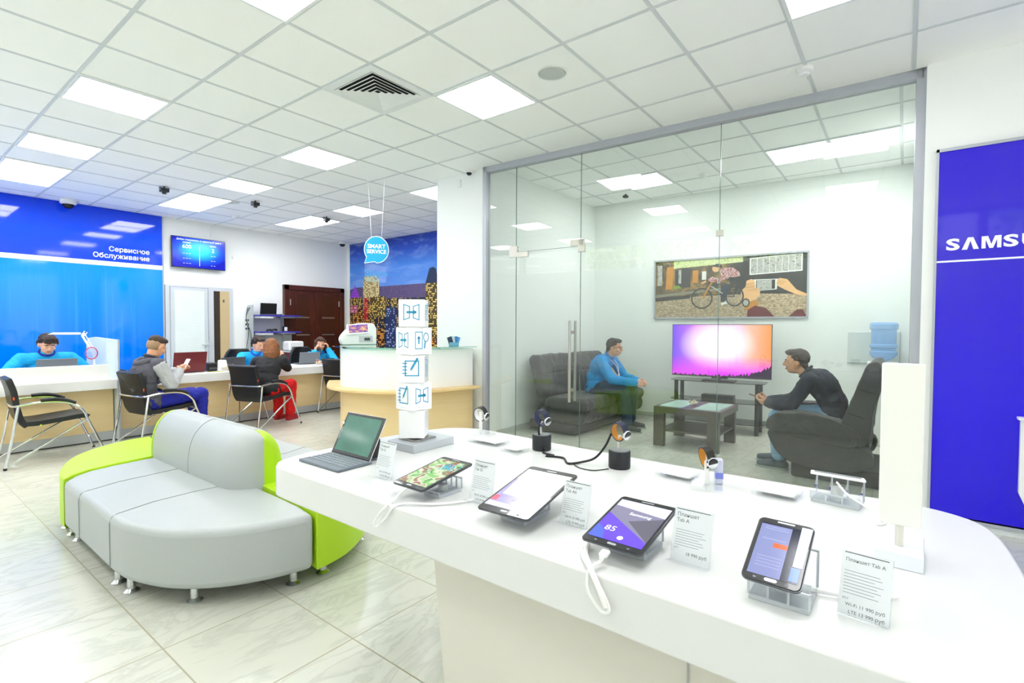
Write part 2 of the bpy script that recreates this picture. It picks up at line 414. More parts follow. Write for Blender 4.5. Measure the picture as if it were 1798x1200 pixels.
# trees beyond the clerestory window: seen in the reflections
leaf_a = mat('leaf_green', '#7da63c', .6, var=.3, vscale=3); leaf_b = mat('leaf_pale', '#b9d07a', .6, var=.3, vscale=3)
bark = mat('bark', '#5c4a39', .9)
for k, (tx, ty, tz, tr) in enumerate([(-4.4, -2.9, 4.1, 1.75), (-4.8, 1.1, 4.3, 1.9), (-4.4, 5.1, 4.2, 1.8)]):
    t = thing('tree', ['leafy tree outside nearest the street corner', 'tallest leafy tree outside the clerestory', 'leafy tree outside farthest along the clerestory'][k], 'tree', (tx, ty, 0))
    q = M(); rn = random.Random(k)
    for _ in range(2600):
        d = V((rn.gauss(0, 1), rn.gauss(0, 1), rn.gauss(0, 1))).normalized() * tr * rn.random() ** .33
        c = V((0, 0, tz)) + d; a = V((rn.gauss(0, 1), rn.gauss(0, 1), rn.gauss(0, 1))).normalized(); b = a.orthogonal().normalized()
        q.add([c - a * .07, c + b * .045, c + a * .07, c - b * .045], [(0, 1, 2, 3)], rn.randrange(2))
    q.build('foliage', [leaf_a, leaf_b], t, smooth=False)
    q = M(); q.tube([(0, 0, 0), (.05, 0, 1.5), (0, .08, 3), (.1, 0, tz + .5)], .16, 10, r1=.05); q.tube([(0, 0, 2.2), (.5, .3, 3.2), (.8, .6, 4)], .07, 8, r1=.02); q.tube([(0, .04, 2.6), (-.4, -.4, 3.6), (-.6, -.8, 4.4)], .06, 8, r1=.02)
    q.build('trunk', bark, t)

# ------------------------------------------------------------------ ceiling lights
frame_m = mat('white_light_frame', '#e9ecec', .4)
def make_light(name='ceiling_light'):
    t = thing(name, '', 'ceiling light', (0, 0, 0), 0)
    q = M()
    for a in range(4): q.box(-.296, .2755, .276, .296, -.014, -.001, T=MX.Rotation(a * pi / 2, 4, 'Z'))
    q.build('frame', frame_m, t, smooth=False)
    q = M(); q.box(-.278, .278, -.278, .278, -.010, -.002); q.build('diffuser', lamp_emit, t, smooth=False)
    return t
LL = {(0, -1): 'square ceiling light cut by the top edge of the photo, left of the air vent', (0, 3): 'large square ceiling light above the grey and lime sofa, left of the air vent',
      (0, 6): 'square ceiling light behind the largest one on the left, before the double light', (0, 8): 'left double ceiling light by the blue wall, nearer half', (0, 9): 'left double ceiling light by the blue wall, farther half',
      (3, -5): 'square ceiling light cut by the top edge of the photo, above the glass room', (3, -1): 'large square ceiling light between the air vent and the round speaker',
      (3, 3): 'square ceiling light beyond the air vent, above the round desk', (3, 6): 'small square ceiling light beyond the middle one, between two black sensors',
      (3, 8): 'middle double ceiling light before the queue screen, nearer half', (3, 9): 'middle double ceiling light before the queue screen, farther half',
      (6, 3): 'square ceiling light partly hidden by the white pillar', (6, 6): 'square ceiling light above the hanging round sign',
      (6, 8): 'farthest double ceiling light by the brown doors, nearer half', (6, 9): 'farthest double ceiling light by the brown doors, farther half'}
proto = None
for (i, j) in list(LL) + [(0, -5), (-3, -5), (-3, -1), (-3, 3), (-3, 6), (-3, 8), (-3, 9)]:
    o = make_light() if proto is None else dup(proto)
    proto = proto or o
    o.location = (OX + .6 * i + .3, OY + .6 * j + .3, HC)
    o['label'] = LL.get((i, j), 'square ceiling light seen only as a reflection in the glass wall')
    o['group'] = 'ceiling lights' if (i, j) in LL else 'ceiling lights behind the camera'
for (x, y, l) in [(6.42, 2.76, 'single square ceiling light inside the glass room, left'), (6.42, .96, 'inner of the paired ceiling lights inside the glass room'), (6.42, .36, 'ceiling light inside the glass room nearest the aluminium post')]:
    o = dup(proto, (x, y, HG), 0, l); o['group'] = 'ceiling lights in the glass room'
    for c in o.children:
        if c.name.startswith('diffuser'): c.data = c.data.copy(); c.data.materials[0] = mat('led_diffuser_glass_room', '#ffffff', 0.5, emit=PANEL * 1.15)

# air vent
t = thing('air_vent', 'square four-way ceiling air diffuser with nested slats', 'air vent', (OX + 1.5, OY + .3, HC))
q = M(); q.box(-.24, .24, -.24, .24, -.003, -.001); q.build('recess_shade', mat('vent_shade', '#1b1c1c', .9), t, smooth=False)  # flat black sheet painted for the shade behind the slats, no real opening
q = M()
for a in range(4): q.box(-.296, .2345, -.296, -.235, -.012, -.001, T=MX.Rotation(a * pi / 2, 4, 'Z'))
q.build('frame', frame_m, t, smooth=False)
q = M()
for k in range(6):
    a = .234 - k * .038; b = a - .024
    for s in range(4):
        T = MX.Rotation(s * pi / 2, 4, 'Z')
        q.add([(-a, -a, -.016), (a, -a, -.016), (b, -b, .0 - .004), (-b, -b, -.004)], [(0, 1, 2, 3)], T=T)
q.build('slats', frame_m, t, smooth=False, solid=.0025)
# speakers, detectors, cameras
def disc(x, y, l):
    t = thing('ceiling_speaker', l, 'ceiling speaker', (x, y, HC)); q = M(); q.lathe([(.0, -.008), (.088, -.008), (.095, -.001)], 32)
    q.build('grille', mat('speaker_grille', '#cfd3cf', .6, bump=.6, bscale=500), t); q = M(); q.lathe([(.0955, -.0005), (.1, -.010), (.108, -.006), (.11, -.0005)], 32); q.build('rim', mat('speaker_rim', '#dfe2de', .5), t)
disc(3.11, 2.045, 'round ceiling speaker grille above the display table'); disc(3.45, 7.9, 'small round ceiling speaker near the black sensors')
def detector(x, y, z, s, l, nm='smoke_detector'):
    t = thing(nm, l, 'smoke detector', (x, y, z)); q = M(); q.lathe([(0, -.05 * s), (.03 * s, -.05 * s), (.038 * s, -.03 * s), (.05 * s, -.026 * s), (.055 * s, -.012 * s), (.055 * s, -.001)], 24)
    q.build('housing', white_matt, t); q = M(); q.lathe([(.0385 * s, -.041 * s), (.041 * s, -.04 * s), (.042 * s, -.032 * s), (.0385 * s, -.031 * s)], 24); q.build('slot', frame_m, t)
detector(4.13, .593, HC, 1, 'white smoke detector on ceiling before the glass wall'); detector(3.92, 8.84, HC, 1, 'small white smoke detector near the queue screen')
detector(6.6, 2.05, HG, 1, 'white smoke detector on the ceiling inside the glass room')
def sensor(x, y, l):
    t = thing('ceiling_sensor', l, 'sensor', (x, y, HC)); q = M(); q.box(-.045, .045, -.045, .045, -.075, -.03); q.box(-.06, .06, -.02, .02, -.03, -.022); q.build('body', black_plastic, t, bevel=.006)
    q = M(); q.cyl((0, 0, -.03), (0, 0, -.001), .01); q.cyl((0, 0, -.1), (0, 0, -.07), .025, .03); q.build('mount', black_plastic, t)
sensor(2.54, 7.75, 'black ceiling sensor nearest the blue wall'); sensor(3.63, 7.55, 'black ceiling sensor beside the small round speaker'); sensor(4.87, 7.68, 'small black ceiling sensor over the farthest double light')
t = thing('ceiling_sensor', 'tiny black ceiling sensor inside the glass room corner', 'sensor', (6.9, 3.25, HG)); q = M(); q.box(-.03, .03, -.03, .03, -.05, -.02); q.cyl((0, 0, -.02), (0, 0, 0), .012); q.build('body', black_plastic, t)
def dome(x, y, z, s, l):
    t = thing('dome_camera', l, 'security camera', (x, y, z)); q = M(); q.lathe([(.0, -.05 * s), (.06 * s, -.05 * s), (.075 * s, -.04 * s), (.075 * s, -.001)], 28); q.build('housing', white_matt, t)
    q = M(); q.lathe([(.001, -.1 * s), (.03 * s, -.094 * s), (.05 * s, -.075 * s), (.056 * s, -.052 * s)], 24); q.build('lens_dome', mat('smoked_dome', '#15161a', .1), t)
dome(1.96, 9.72, HC, 1.3, 'white dome camera at the top of the blue wall'); dome(6.5, 9.66, HC, 1.1, 'white dome camera in the corner by the city mural'); dome(4.44, 4.07, HC, .6, 'small dome camera at the top of the white pillar')
o = M(); o.box(-.012, .0, -.03, .03, -.09, .0); o = o.build('motion_sensor', white_matt, bevel=.003); o.location = (4.498, 4.28, 3.12); tag(o, 'small white sensor box high on the white pillar', 'sensor')

# ------------------------------------------------------------------ blue service wall
def blue_material():
    t = NT('graded_blue_panel'); x, y, z = t.xyz()  # blue shifts with height, paler vertical streaks in the lower part
    upc = t.ramp(t.ma('DIVIDE', t.ma('SUBTRACT', z, 2.3), .9), [(0, '#1a45e8'), (.5, '#0a50f4'), (1, '#0838dc')])
    st = t.noise(1, 2, t.map(scale=(22, 1, .5)))
    lo = t.mix(t.ramp(st, [(.56, (0, 0, 0)), (.75, (.22, .22, .22))]), t.ramp(t.ma('DIVIDE', z, 2.3), [(0, '#0060e4'), (.5, '#0078ea'), (1, '#0892ea')]), '#5cc0ff')
    return t.base(t.mix(t.ma('GREATER_THAN', z, 2.32), lo, upc), .06)
t = thing('printed_wall_panel', 'glossy blue wall panel with white Cyrillic service lettering', 'wall panel', (0, 9.9, 0))
q = M(); q.box(-1.1, 3.2, 0, .045, .02, HC - .003); q.build('panel', blue_material(), t, smooth=False)
white_print = mat('white_print', '#f7f9fb', .4, var=0)
q = M(); q.box(-1.1, 3.2, -.004, .001, 2.285, 2.355); q.build('stripe', white_print, t, smooth=False)
def fit_text(q, s, x1, z0, width, T0, mi=0, bold=.02, align='RIGHT'):
    vs, fs = text_geo(s, 1, bold, align); ww = max(v.x for v in vs) - min(v.x for v in vs)
    q.text(s, width / ww, T0, mi, bold, align)
q = M()
fit_text(q, 'Сервисное', 0, 0, .54, basis((3.02, -.005, 2.52), (1, 0, 0), (0, 0, 1)))
fit_text(q, 'Обслуживание', 0, 0, .74, basis((3.02, -.005, 2.41), (1, 0, 0), (0, 0, 1)))
q.build('lettering', white_print, t, smooth=False)

# queue screen
t = thing('queue_screen', 'wall television showing queue number 600 and window 2 on blue', 'television', (3.75, 9.93, 2.62))
q = M(); q.box(-.43, .43, -.09, -.045, -.265, .265); q.build('bezel', black_plastic, t, bevel=.004)
def queue_mat():
    n = NT('queue_screen_image'); x, y, z = n.xyz()
    rr = n.ma('SQRT', n.ma('ADD', n.ma('POWER', n.ma('MULTIPLY', x, 2.0), 2), n.ma('POWER', n.ma('MULTIPLY', n.ma('SUBTRACT', z, .05), 3.6), 2)))
    c = n.ramp(rr, [(0, '#18d8ff'), (.35, '#0aa6ff'), (.7, '#0a48e0'), (1, '#0a129a')]); return n.base(c, .15, emit=.42)
q = M(); q.box(-.42, .42, -.0915, -.0895, -.255, .255); q.build('screen', queue_mat(), t, smooth=False)
glow = mat('screen_white', '#eaf6ff', .5, emit=.5)
q = M(); B = lambda x, z: basis((x, -.093, z), (1, 0, 0), (0, 0, 1))
q.text('Добро пожаловать в сервисный центр', .038, B(0, .205), align='CENTER'); q.text('НОМЕР', .035, B(-.2, .155), align='CENTER'); q.text('600', .095, B(-.2, .07), align='CENTER'); q.text('ОКНО', .035, B(.22, .135), align='CENTER'); q.text('2', .095, B(.22, .04), align='CENTER')
for k in range(3): q.text('-- -- --', .05, B(-.2, -.03 - .085 * k), align='CENTER'); q.text('-- --', .05, B(.22, -.04 - .085 * k), align='CENTER')
q.add([(-.003, -.093, -.22), (.003, -.093, -.22), (.003, -.093, .12), (-.003, -.093, .12)], [(0, 1, 2, 3)]); q.build('display_text', glow, t, smooth=False)
q = M(); q.box(-.1, .1, -.046, .018, -.08, .08); q.build('bracket', dark_grey, t)
q = M(); q.box(3.97, 3.99, 9.93, 9.95, 2.9, HC - .01); q.box(3.97, 3.99, 9.93, 9.95, 2.05, 2.35); tag(q.build('cable_duct', white_matt), 'white cable duct running up the wall behind the queue screen', 'cable duct')
q = M(); q.box(4.34, 4.36, 9.925, 9.949, 2.6, 2.65); tag(q.build('wall_sensor', white_matt, bevel=.003), 'tiny white sensor on the wall right of the queue screen', 'sensor')

# white service door with blind and side light
pvc = mat('white_pvc', '#c4cacf', .35)
m = M(); m.box(3.24, 4.33, 9.905, 9.95, 0, 2.05)
d1 = struct(m, 'door_1', pvc, bevel=.004)
q = M(); q.box(3.30, 3.90, 9.885, 9.906, .0, 2.02); q.build('door_leaf', pvc, d1, bevel=.005)
blind_m = mat('pale_blind', '#dde8e4', .6)
q = M()
for k in range(62): q.frus((3.37, 3.83, 9.872, 9.884), (3.37, 3.83, 9.876, 9.884), .1 + k * .03, .1 + k * .03 + .026)
q.build('blind', blind_m, d1, smooth=False)
q = M()
for (a, b, c, d) in ((3.30, 3.304, .02, 2.02), (3.896, 3.90, .02, 2.02), (3.30, 3.90, 2.016, 2.02)): q.box(a, b, 9.8835, 9.8852, c, d)
q.build('gasket', dark_grey, d1)
q = M(); q.box(3.36, 3.84, 9.882, 9.8865, .08, 1.97); q.build('door_glazing', mat('blind_back', '#c9d6d2', .5), d1)
q = M(); q.cyl((3.88, 9.886, 1.02), (3.88, 9.84, 1.02), .01); q.cyl((3.885, 9.845, 1.02), (3.77, 9.845, 1.02), .009); q.box(3.865, 3.895, 9.876, 9.887, .9, 1.1); q.build('door_handle', pvc, d1)
q = M(); q.box(4.0, 4.1, 9.895, 9.907, .05, 1.98); q.build('side_light_dark', mat('dark_corridor', '#3a2f27', .25), d1)
q = M(); q.box(4.1, 4.26, 9.893, 9.907, .05, 1.98); q.box(4.1, 4.26, 9.891, 9.894, 1.62, 1.625); q.build('side_light_beige', mat('beige_corridor', '#c3ae84', .3), d1)
q = M(); q.box(4.15, 4.175, 9.885, 9.894, 1.78, 1.83); q.build('wall_switch', dark_grey, d1)
# brown double door
m = M(); m.box(5.31, 6.69, 9.90, 9.95, 0, 2.19); d2 = struct(m, 'door_2', mahogany, smooth=False)
q = M(); q.box(5.31, 5.41, 9.87, 9.90, 0, 2.19); q.box(6.59, 6.69, 9.87, 9.90, 0, 2.19); q.box(5.31, 6.69, 9.87, 9.90, 2.09, 2.19); q.build('architrave', mahogany, d2, bevel=.008)
for (a, b, k) in ((5.42, 5.995, 0), (6.005, 6.58, 1)):
    q = M(); q.box(a, b, 9.885, 9.901, .01, 2.08); lf = q.build('door_leaf', mahogany, d2, bevel=.004)
    q = M()
    for (z0, z1) in ((1.58, 2.0), (1.22, 1.5), (.86, 1.14), (.15, .78)): q.box(a + .14, b - .14, 9.876, 9.886, z0, z1)
    q.build('panel', mat('mahogany_panel', '#43200f', .35, var=.12), lf, bevel=.004)
    q = M()
    for z in (1.52, 1.16, .8): q.box(a + .14, b - .14, 9.874, 9.886, z, z + .025)
    q.build('metal_inlay', steel, lf)
    q = M(); hx = a + .02 if k == 0 else b - .02
    for z in (.3, 1.78): q.cyl((hx, 9.88, z), (hx, 9.88, z + .12), .011)
    q.build('hinge', steel, lf)

# ------------------------------------------------------------------ city mural (a printed picture)
def city(name, wall, lit, dens, sx, sz, glow_=0):
    t = NT(name); x, y, z = t.xyz()
    u = t.ma('MULTIPLY', x, sx); v = t.ma('MULTIPLY', y, sz)
    cb = t.new('ShaderNodeCombineXYZ'); t.L.new(t.ma('FLOOR', u), cb.inputs[0]); t.L.new(t.ma('FLOOR', v), cb.inputs[1])
    rn = t.white(cb.outputs[0]); fu = t.ma('FRACT', u); fv = t.ma('FRACT', v)
    a = t.ma('MULTIPLY', t.ma('GREATER_THAN', fu, .25), t.ma('GREATER_THAN', fv, .35))
    on = t.ma('MULTIPLY', a, t.ma('LESS_THAN', rn, dens))
    return t.base(t.mix(on, wall, lit), .55)
def sky_print():
    t = NT('mural_sky_print'); x, y, z = t.xyz()
    g = t.ramp(t.ma('DIVIDE', t.ma('SUBTRACT', y, 2.1), 1.1), [(0, '#7f86c4'), (.1, '#5b8ee0'), (.45, '#3f86e6'), (.75, '#1f50c8'), (1, '#142f9c')])
    cl = t.noise(1.4, 5, t.map(scale=(.8, 2.6, 1), rot=(0, 0, .25)), .6, .62)
    return t.base(t.mix(t.ramp(cl, [(.48, (0, 0, 0)), (.75, (.75, .75, .75))]), g, '#8fb4f0'), .5)
def lights_print():
    t = NT('mural_plain_print'); n = t.noise(70, 2, t.map(scale=(1, 2.4, 1)), 0, .8)
    return t.base(t.ramp(n, [(.45, '#3a3468'), (.6, '#5a4a80'), (.68, '#f0c8a0')]), .55)
mur = [sky_print(), lights_print(), city('mural_block_gold', '#4a3a1c', '#ffdf70', .46, 30, 26), city('mural_block_dark', '#141a2c', '#e9b45c', .32, 28, 22), city('mural_block_amber', '#3a1a10', '#ffb648', .5, 28, 24),
       city('mural_tower_pale', '#a08c5a', '#fff0b8', .62, 26, 30), mat('mural_purple', '#a24ae0', .5), city('mural_red', '#a81e2e', '#ff9a78', .35, 28, 24), mat('mural_navy', '#1c2c50', .5), city('mural_block_blue', '#1b2a58', '#a8b8e8', .25, 28, 22), city('mural_pink', '#a84a70', '#f2b0c0', .3, 20, 14)]
q = M()
q.flat([(0, 2.15), (5.75, 2.1), (5.75, HC - .002), (0, HC - .002)], .001, 0)
q.flat([(0, 1.75), (5.75, 1.75), (5.75, 2.13), (2.5, 2.2), (1.2, 2.2), (.3, 2.21), (0, 2.17)], .0015, 1)
q.flat([(0, 0), (5.75, 0), (5.75, 1.9), (0, 1.95)], .002, 3)
rn = random.Random(3)
for k in range(60):
    x = rn.random() * 5.5; wd = .12 + rn.random() * .22; h = 1.55 + rn.random() * .42 - (k / 60) * .75
    q.flat([(x, .2), (x + wd, .2), (x + wd, h), (x, h)], .0025 + k * .00004, rn.choice([2, 3, 3, 4, 4, 9, 3, 2]))
Bd = [((.0, .42), 1.5, 2.0, 2), ((.02, .5), 1.3, 1.75, 4), ((.49, 1.04), 1.6, 2.36, 5), ((.52, .96), 2.3, 2.44, 5), ((.73, 1.24), 1.4, 1.99, 2), ((.5, .72), 1.2, 1.97, 4), ((.52, .64), 1.5, 1.97, 7), ((.82, 1.5), .9, 1.56, 3), ((.9, 1.2), .9, 1.3, 4), ((1.25, 1.6), .8, 1.75, 9), ((0, .35), .8, 1.35, 4), ((0.02, .3), 1.65, 1.82, 10),
      ((1.6, 2.1), .8, 1.8, 3), ((2.1, 2.5), .8, 1.66, 4), ((2.48, 2.82), 1.15, 2.24, 2), ((2.84, 3.3), 1.1, 1.9, 4)]
for k, ((a, b), z0, z1, mi) in enumerate(Bd): q.flat([(a, z0), (b, z0), (b, z1), (a, z1)], .0055 + k * .0002, mi)
q.flat([(2.47, 2.2), (2.83, 2.2), (2.76, 2.46), (2.68, 2.5), (2.58, 2.48)], .009, 8)
for k, (wd, z0) in enumerate([(.19, 1.99), (.155, 2.04), (.12, 2.09), (.085, 2.14), (.04, 2.19)]): q.flat([(.2 - wd, z0), (.2 + wd, z0), (.2 + wd * .75, z0 + .04), (.2 - wd * .75, z0 + .04)], .009, 6)
q.flat([(.19, 2.2), (.21, 2.2), (.2, 2.32)], .009, 6); q.flat([(0, .8), (1.3, .8), (.9, 1.1), (.3, 1.2), (0, 1.15)], .0095, 9)
o = q.build('wall_mural', mur, smooth=False); o.matrix_world = basis((6.826, 9.86, 0), (0, -1, 0), (0, 0, 1))
tag(o, 'floor to ceiling photo print of a lit city skyline at dusk', 'mural')

# ------------------------------------------------------------------ Samsung wall panel
def violet():
    t = NT('violet_print'); x, y, z = t.xyz()
    return t.base(t.ramp(t.ma('DIVIDE', z, 2.6), [(0, '#1c02e0'), (.3, '#2006e4'), (.6, '#2a14d8'), (.72, '#3020d0'), (1, '#3018d8')]), .05)
t = thing('printed_wall_panel', 'glossy violet blue wall panel with white brand lettering beside the glass room', 'wall panel', (4.6, 0, 0))
q = M(); q.box(-.02, -.002, -2.2, -.165, .06, 2.56); q.build('panel', violet(), t, smooth=False)
q = M(); q.box(-.03, -.001, -.165, -.15, .04, 2.58); q.box(-.03, -.001, -2.2, -.15, 2.56, 2.58); q.box(-.03, -.001, -2.2, -.15, .04, .06); q.build('frame', alu_frame, t)
q = M(); q.box(-.0225, -.019, -2.2, -.165, 1.806, 1.818); q.build('stripe', white_print, t, smooth=False)
q = M(); T = lambda u, v: basis((-.0215, u, v), (0, -1, 0), (0, 0, 1))
cap = .080; wch = .082; yy = -.218
def glyph(ch, y0):
    L = {'A': [[(0, 0), (.32, 0), (.5, .72), (.68, 0), (1, 0), (.66, 1), (.34, 1)]],
         'M': [[(0, 0), (.22, 0), (.22, .7), (.42, 0), (.62, 0), (.82, .7), (.82, 0), (1.04, 0), (1.04, 1), (.7, 1), (.52, .32), (.34, 1), (0, 1)]],
         'N': [[(0, 0), (.26, 0), (.26, .6), (.62, 0), (.9, 0), (.9, 1), (.64, 1), (.64, .4), (.28, 1), (0, 1)]]}
    if ch in L:
        for p in L[ch]:
            n = len(p); q.add([(0, 0, 0)] * 0 + [tuple(T(y0 - a * wch, 1.885 + b * cap) @ V((0, 0, 0))) for a, b in p], [tuple(range(n))])
    elif ch == 'S':
        q.text('S', .120, T(y0, 1.885), bold=.035)
    elif ch == 'U':
        q.text('U', .128, T(y0, 1.885), bold=.035)
    else: q.text(ch, .128, T(y0, 1.885), bold=.035)
for ch, ya, wl_ in (('S', -.213, .071), ('A', -.294, .086), ('M', -.392, .092), ('S', -.497, .071), ('U', -.583, .08), ('N', -.680, .08), ('G', -.778, .085)):
    wch = wl_
    if ch in 'AMN': glyph(ch, ya)
    else:
        vs, fs = text_geo(ch, 1, .035, 'LEFT'); xa, xb = min(v.x for v in vs), max(v.x for v in vs); ya_, yb_ = min(v.y for v in vs), max(v.y for v in vs)
        q.add([((v.x - xa) / (xb - xa) * wl_, (v.y - ya_) / (yb_ - ya_) * cap, 0) for v in vs], fs, 0, T(ya, 1.885))
q.build('lettering', white_print, t, smooth=False)
t = thing('wall_display_box', 'white angular display fixed on the violet blue panel, cut by the right edge', 'display', (4.6, 0, 0))
q = M(); q.add([(-.06, -.60, .30), (-.06, -.60, .77), (-.06, -1.0, .77), (-.06, -1.0, .1), (-.06, -.68, .1), (-.021, -.60, .30), (-.021, -.60, .77), (-.021, -1.0, .77), (-.021, -1.0, .1), (-.021, -.68, .1)],
               [(0, 1, 2, 3, 4), (9, 8, 7, 6, 5), (0, 5, 6, 1), (1, 6, 7, 2), (2, 7, 8, 3), (3, 8, 9, 4), (4, 9, 5, 0)]); q.build('box', white_matt, t, smooth=False)
q = M(); q.box(-.1, -.021, -1.0, -.585, .775, .79); q.build('shelf', white_matt, t, smooth=False)

# ------------------------------------------------------------------ glass partition
GA = V((4.5, 3.87, 0)); GB = V((4.68, -.07, 0)); gd = (GB - GA).normalized(); GL = (GB - GA).length
GT = basis(GA, gd, (0, 0, 1))           # local x along the wall, y up, z towards... the hall
def gbox(q, s0, s1, z0, z1, t0=-.005, t1=.005, mi=0): q.box(s0, s1, z0, z1, t0, t1, mi)
def gobj(name, q, mats, parent=None, **k):
    o = q.build(name, mats, parent, **k)
    return o
part = thing('glass_partition', 'full height clear glass wall with grey aluminium frame', 'glass wall'); part.matrix_world = GT; part['kind'] = 'structure'
H = HC
q = M(); gbox(q, -.0, .05, 0, H, -.03, .05); gbox(q, GL - .04, GL + .02, 0, HG, -.03, .05); gbox(q, 0, GL, H - .065, H + .0, -.03, .05); gbox(q, 0, GL, 0, .03, -.02, .02); gobj('frame', q, alu_frame, part)
q = M(); gbox(q, 0, GL, H, HG, -.02, .02); gobj('header', q, white_wall, part)
S1, S2, S3 = .44, 1.24, 2.585
q = M(); gbox(q, .05, S1 - .003, .03, H - .065); gobj('pane', q, glass_pane, part, smooth=False)
q = M(); gbox(q, S1, S2 - .003, 2.185, H - .065); gobj('pane', q, glass_pane, part, smooth=False)
q = M(); gbox(q, S2, S3 - .003, .03, H - .065); gobj('pane', q, glass_pane, part, smooth=False)
q = M(); gbox(q, S3, GL - .04, .03, H - .065); gobj('pane', q, glass_pane, part, smooth=False)
edge = mat('glass_edge', '#5d7a70', .2)
q = M()
for s in (S1 - .0015, S2 - .0015, S3 - .0015): gbox(q, s - .0018, s + .0018, .03, H - .065, -.0052, .0052)
gbox(q, S1, S2, 2.180, 2.183, -.0052, .0052)
gobj('glass_edge', q, edge, part, smooth=False)
q = M(); gbox(q, S3 - .03, S3 + .03, 2.15, 2.20, -.012, .012); gobj('clamp', q, steel, part, bevel=.002)
q = M(); gbox(q, S1 - .09, S1 + .02, 2.13, 2.25, -.014, .014); gobj('clamp', q, steel, part, bevel=.002)
q = M(); gbox(q, S2 - .12, S2 + .03, 2.19, 2.25, -.014, .014); gbox(q, S2 - .03, S2 + .045, 2.12, 2.25, -.014, .014); gobj('clamp', q, steel, part, bevel=.002)
door = thing('door_3', 'frameless glass door with two long steel bar handles', 'door'); door.matrix_world = GT; door['kind'] = 'structure'
q = M(); gbox(q, S1 + .004, S2 - .008, .012, 2.176); gobj('door_glass', q, glass_pane, door, smooth=False)
q = M(); gbox(q, S1 + .004, S1 + .16, 2.125, 2.18, -.014, .014); gobj('hinge_patch', q, steel, door, bevel=.002)
q = M(); gbox(q, S1 + .004, S1 + .16, .012, .09, -.014, .014); gobj('hinge_patch', q, steel, door, bevel=.002)
for sgn in (1, -1):
    q = M(); q.tube([(S2 - .09, .58, .06 * sgn), (S2 - .09, 1.42, .06 * sgn)], .014, 16)
    for z in (.70, 1.30): q.cyl((S2 - .09, z, 0), (S2 - .09, z, .06 * sgn), .009); q.cyl((S2 - .09, z, .004 * sgn), (S2 - .09, z, .012 * sgn), .018)
    gobj('bar_handle', q, steel, door)

# ------------------------------------------------------------------ island sofa (two mirrored halves)
SC = (1.51, 3.80)
sofa = thing('island_sofa', 'large island sofa in light grey and lime green leather on chrome feet', 'sofa', (SC[0], SC[1], 0))
def loc2(p, flip): x, y = p[0] - SC[0], p[1] - SC[1]; return (-x, -y) if flip else (x, y)
Gp = [(.785, 4.14), (.785, 3.6), (.785, 3.15), (.815, 2.95), (.90, 2.74), (1.05, 2.57), (1.24, 2.46), (1.445, 2.405)]
Gin = [(1.475, 2.60), (1.485, 2.85), (1.49, 3.08), (1.44, 3.6), (1.44, 4.36), (1.34, 4.40), (1.1, 4.365), (.95, 4.32), (.85, 4.24)]
Np = [(1.455, 2.40), (1.65, 2.44), (1.86, 2.57), (2.04, 2.78), (2.16, 3.05), (2.225, 3.30), (2.232, 3.445)]
Nin = [(2.17, 3.36), (2.07, 3.285), (1.92, 3.24), (1.68, 3.205), (1.50, 3.10), (1.495, 2.85), (1.485, 2.6)]
def soft(outer, inner):
    a = [tuple(p)[:2] for p in catmull([(x, y, 0) for x, y in outer], 4)]
    return a + inner
def prof_back(flip):
    sg = -1 if flip else 1
    pr = catmull([(1.345, 0, .30), (1.335, 0, .42), (1.345, 0, .53), (1.375, 0, .62), (1.43, 0, .685), (1.48, 0, .708), (1.508, 0, .71)], 4)
    return [((p.x - SC[0]) * sg, p.z) for p in pr] + [((1.508 - SC[0]) * sg, .30)]
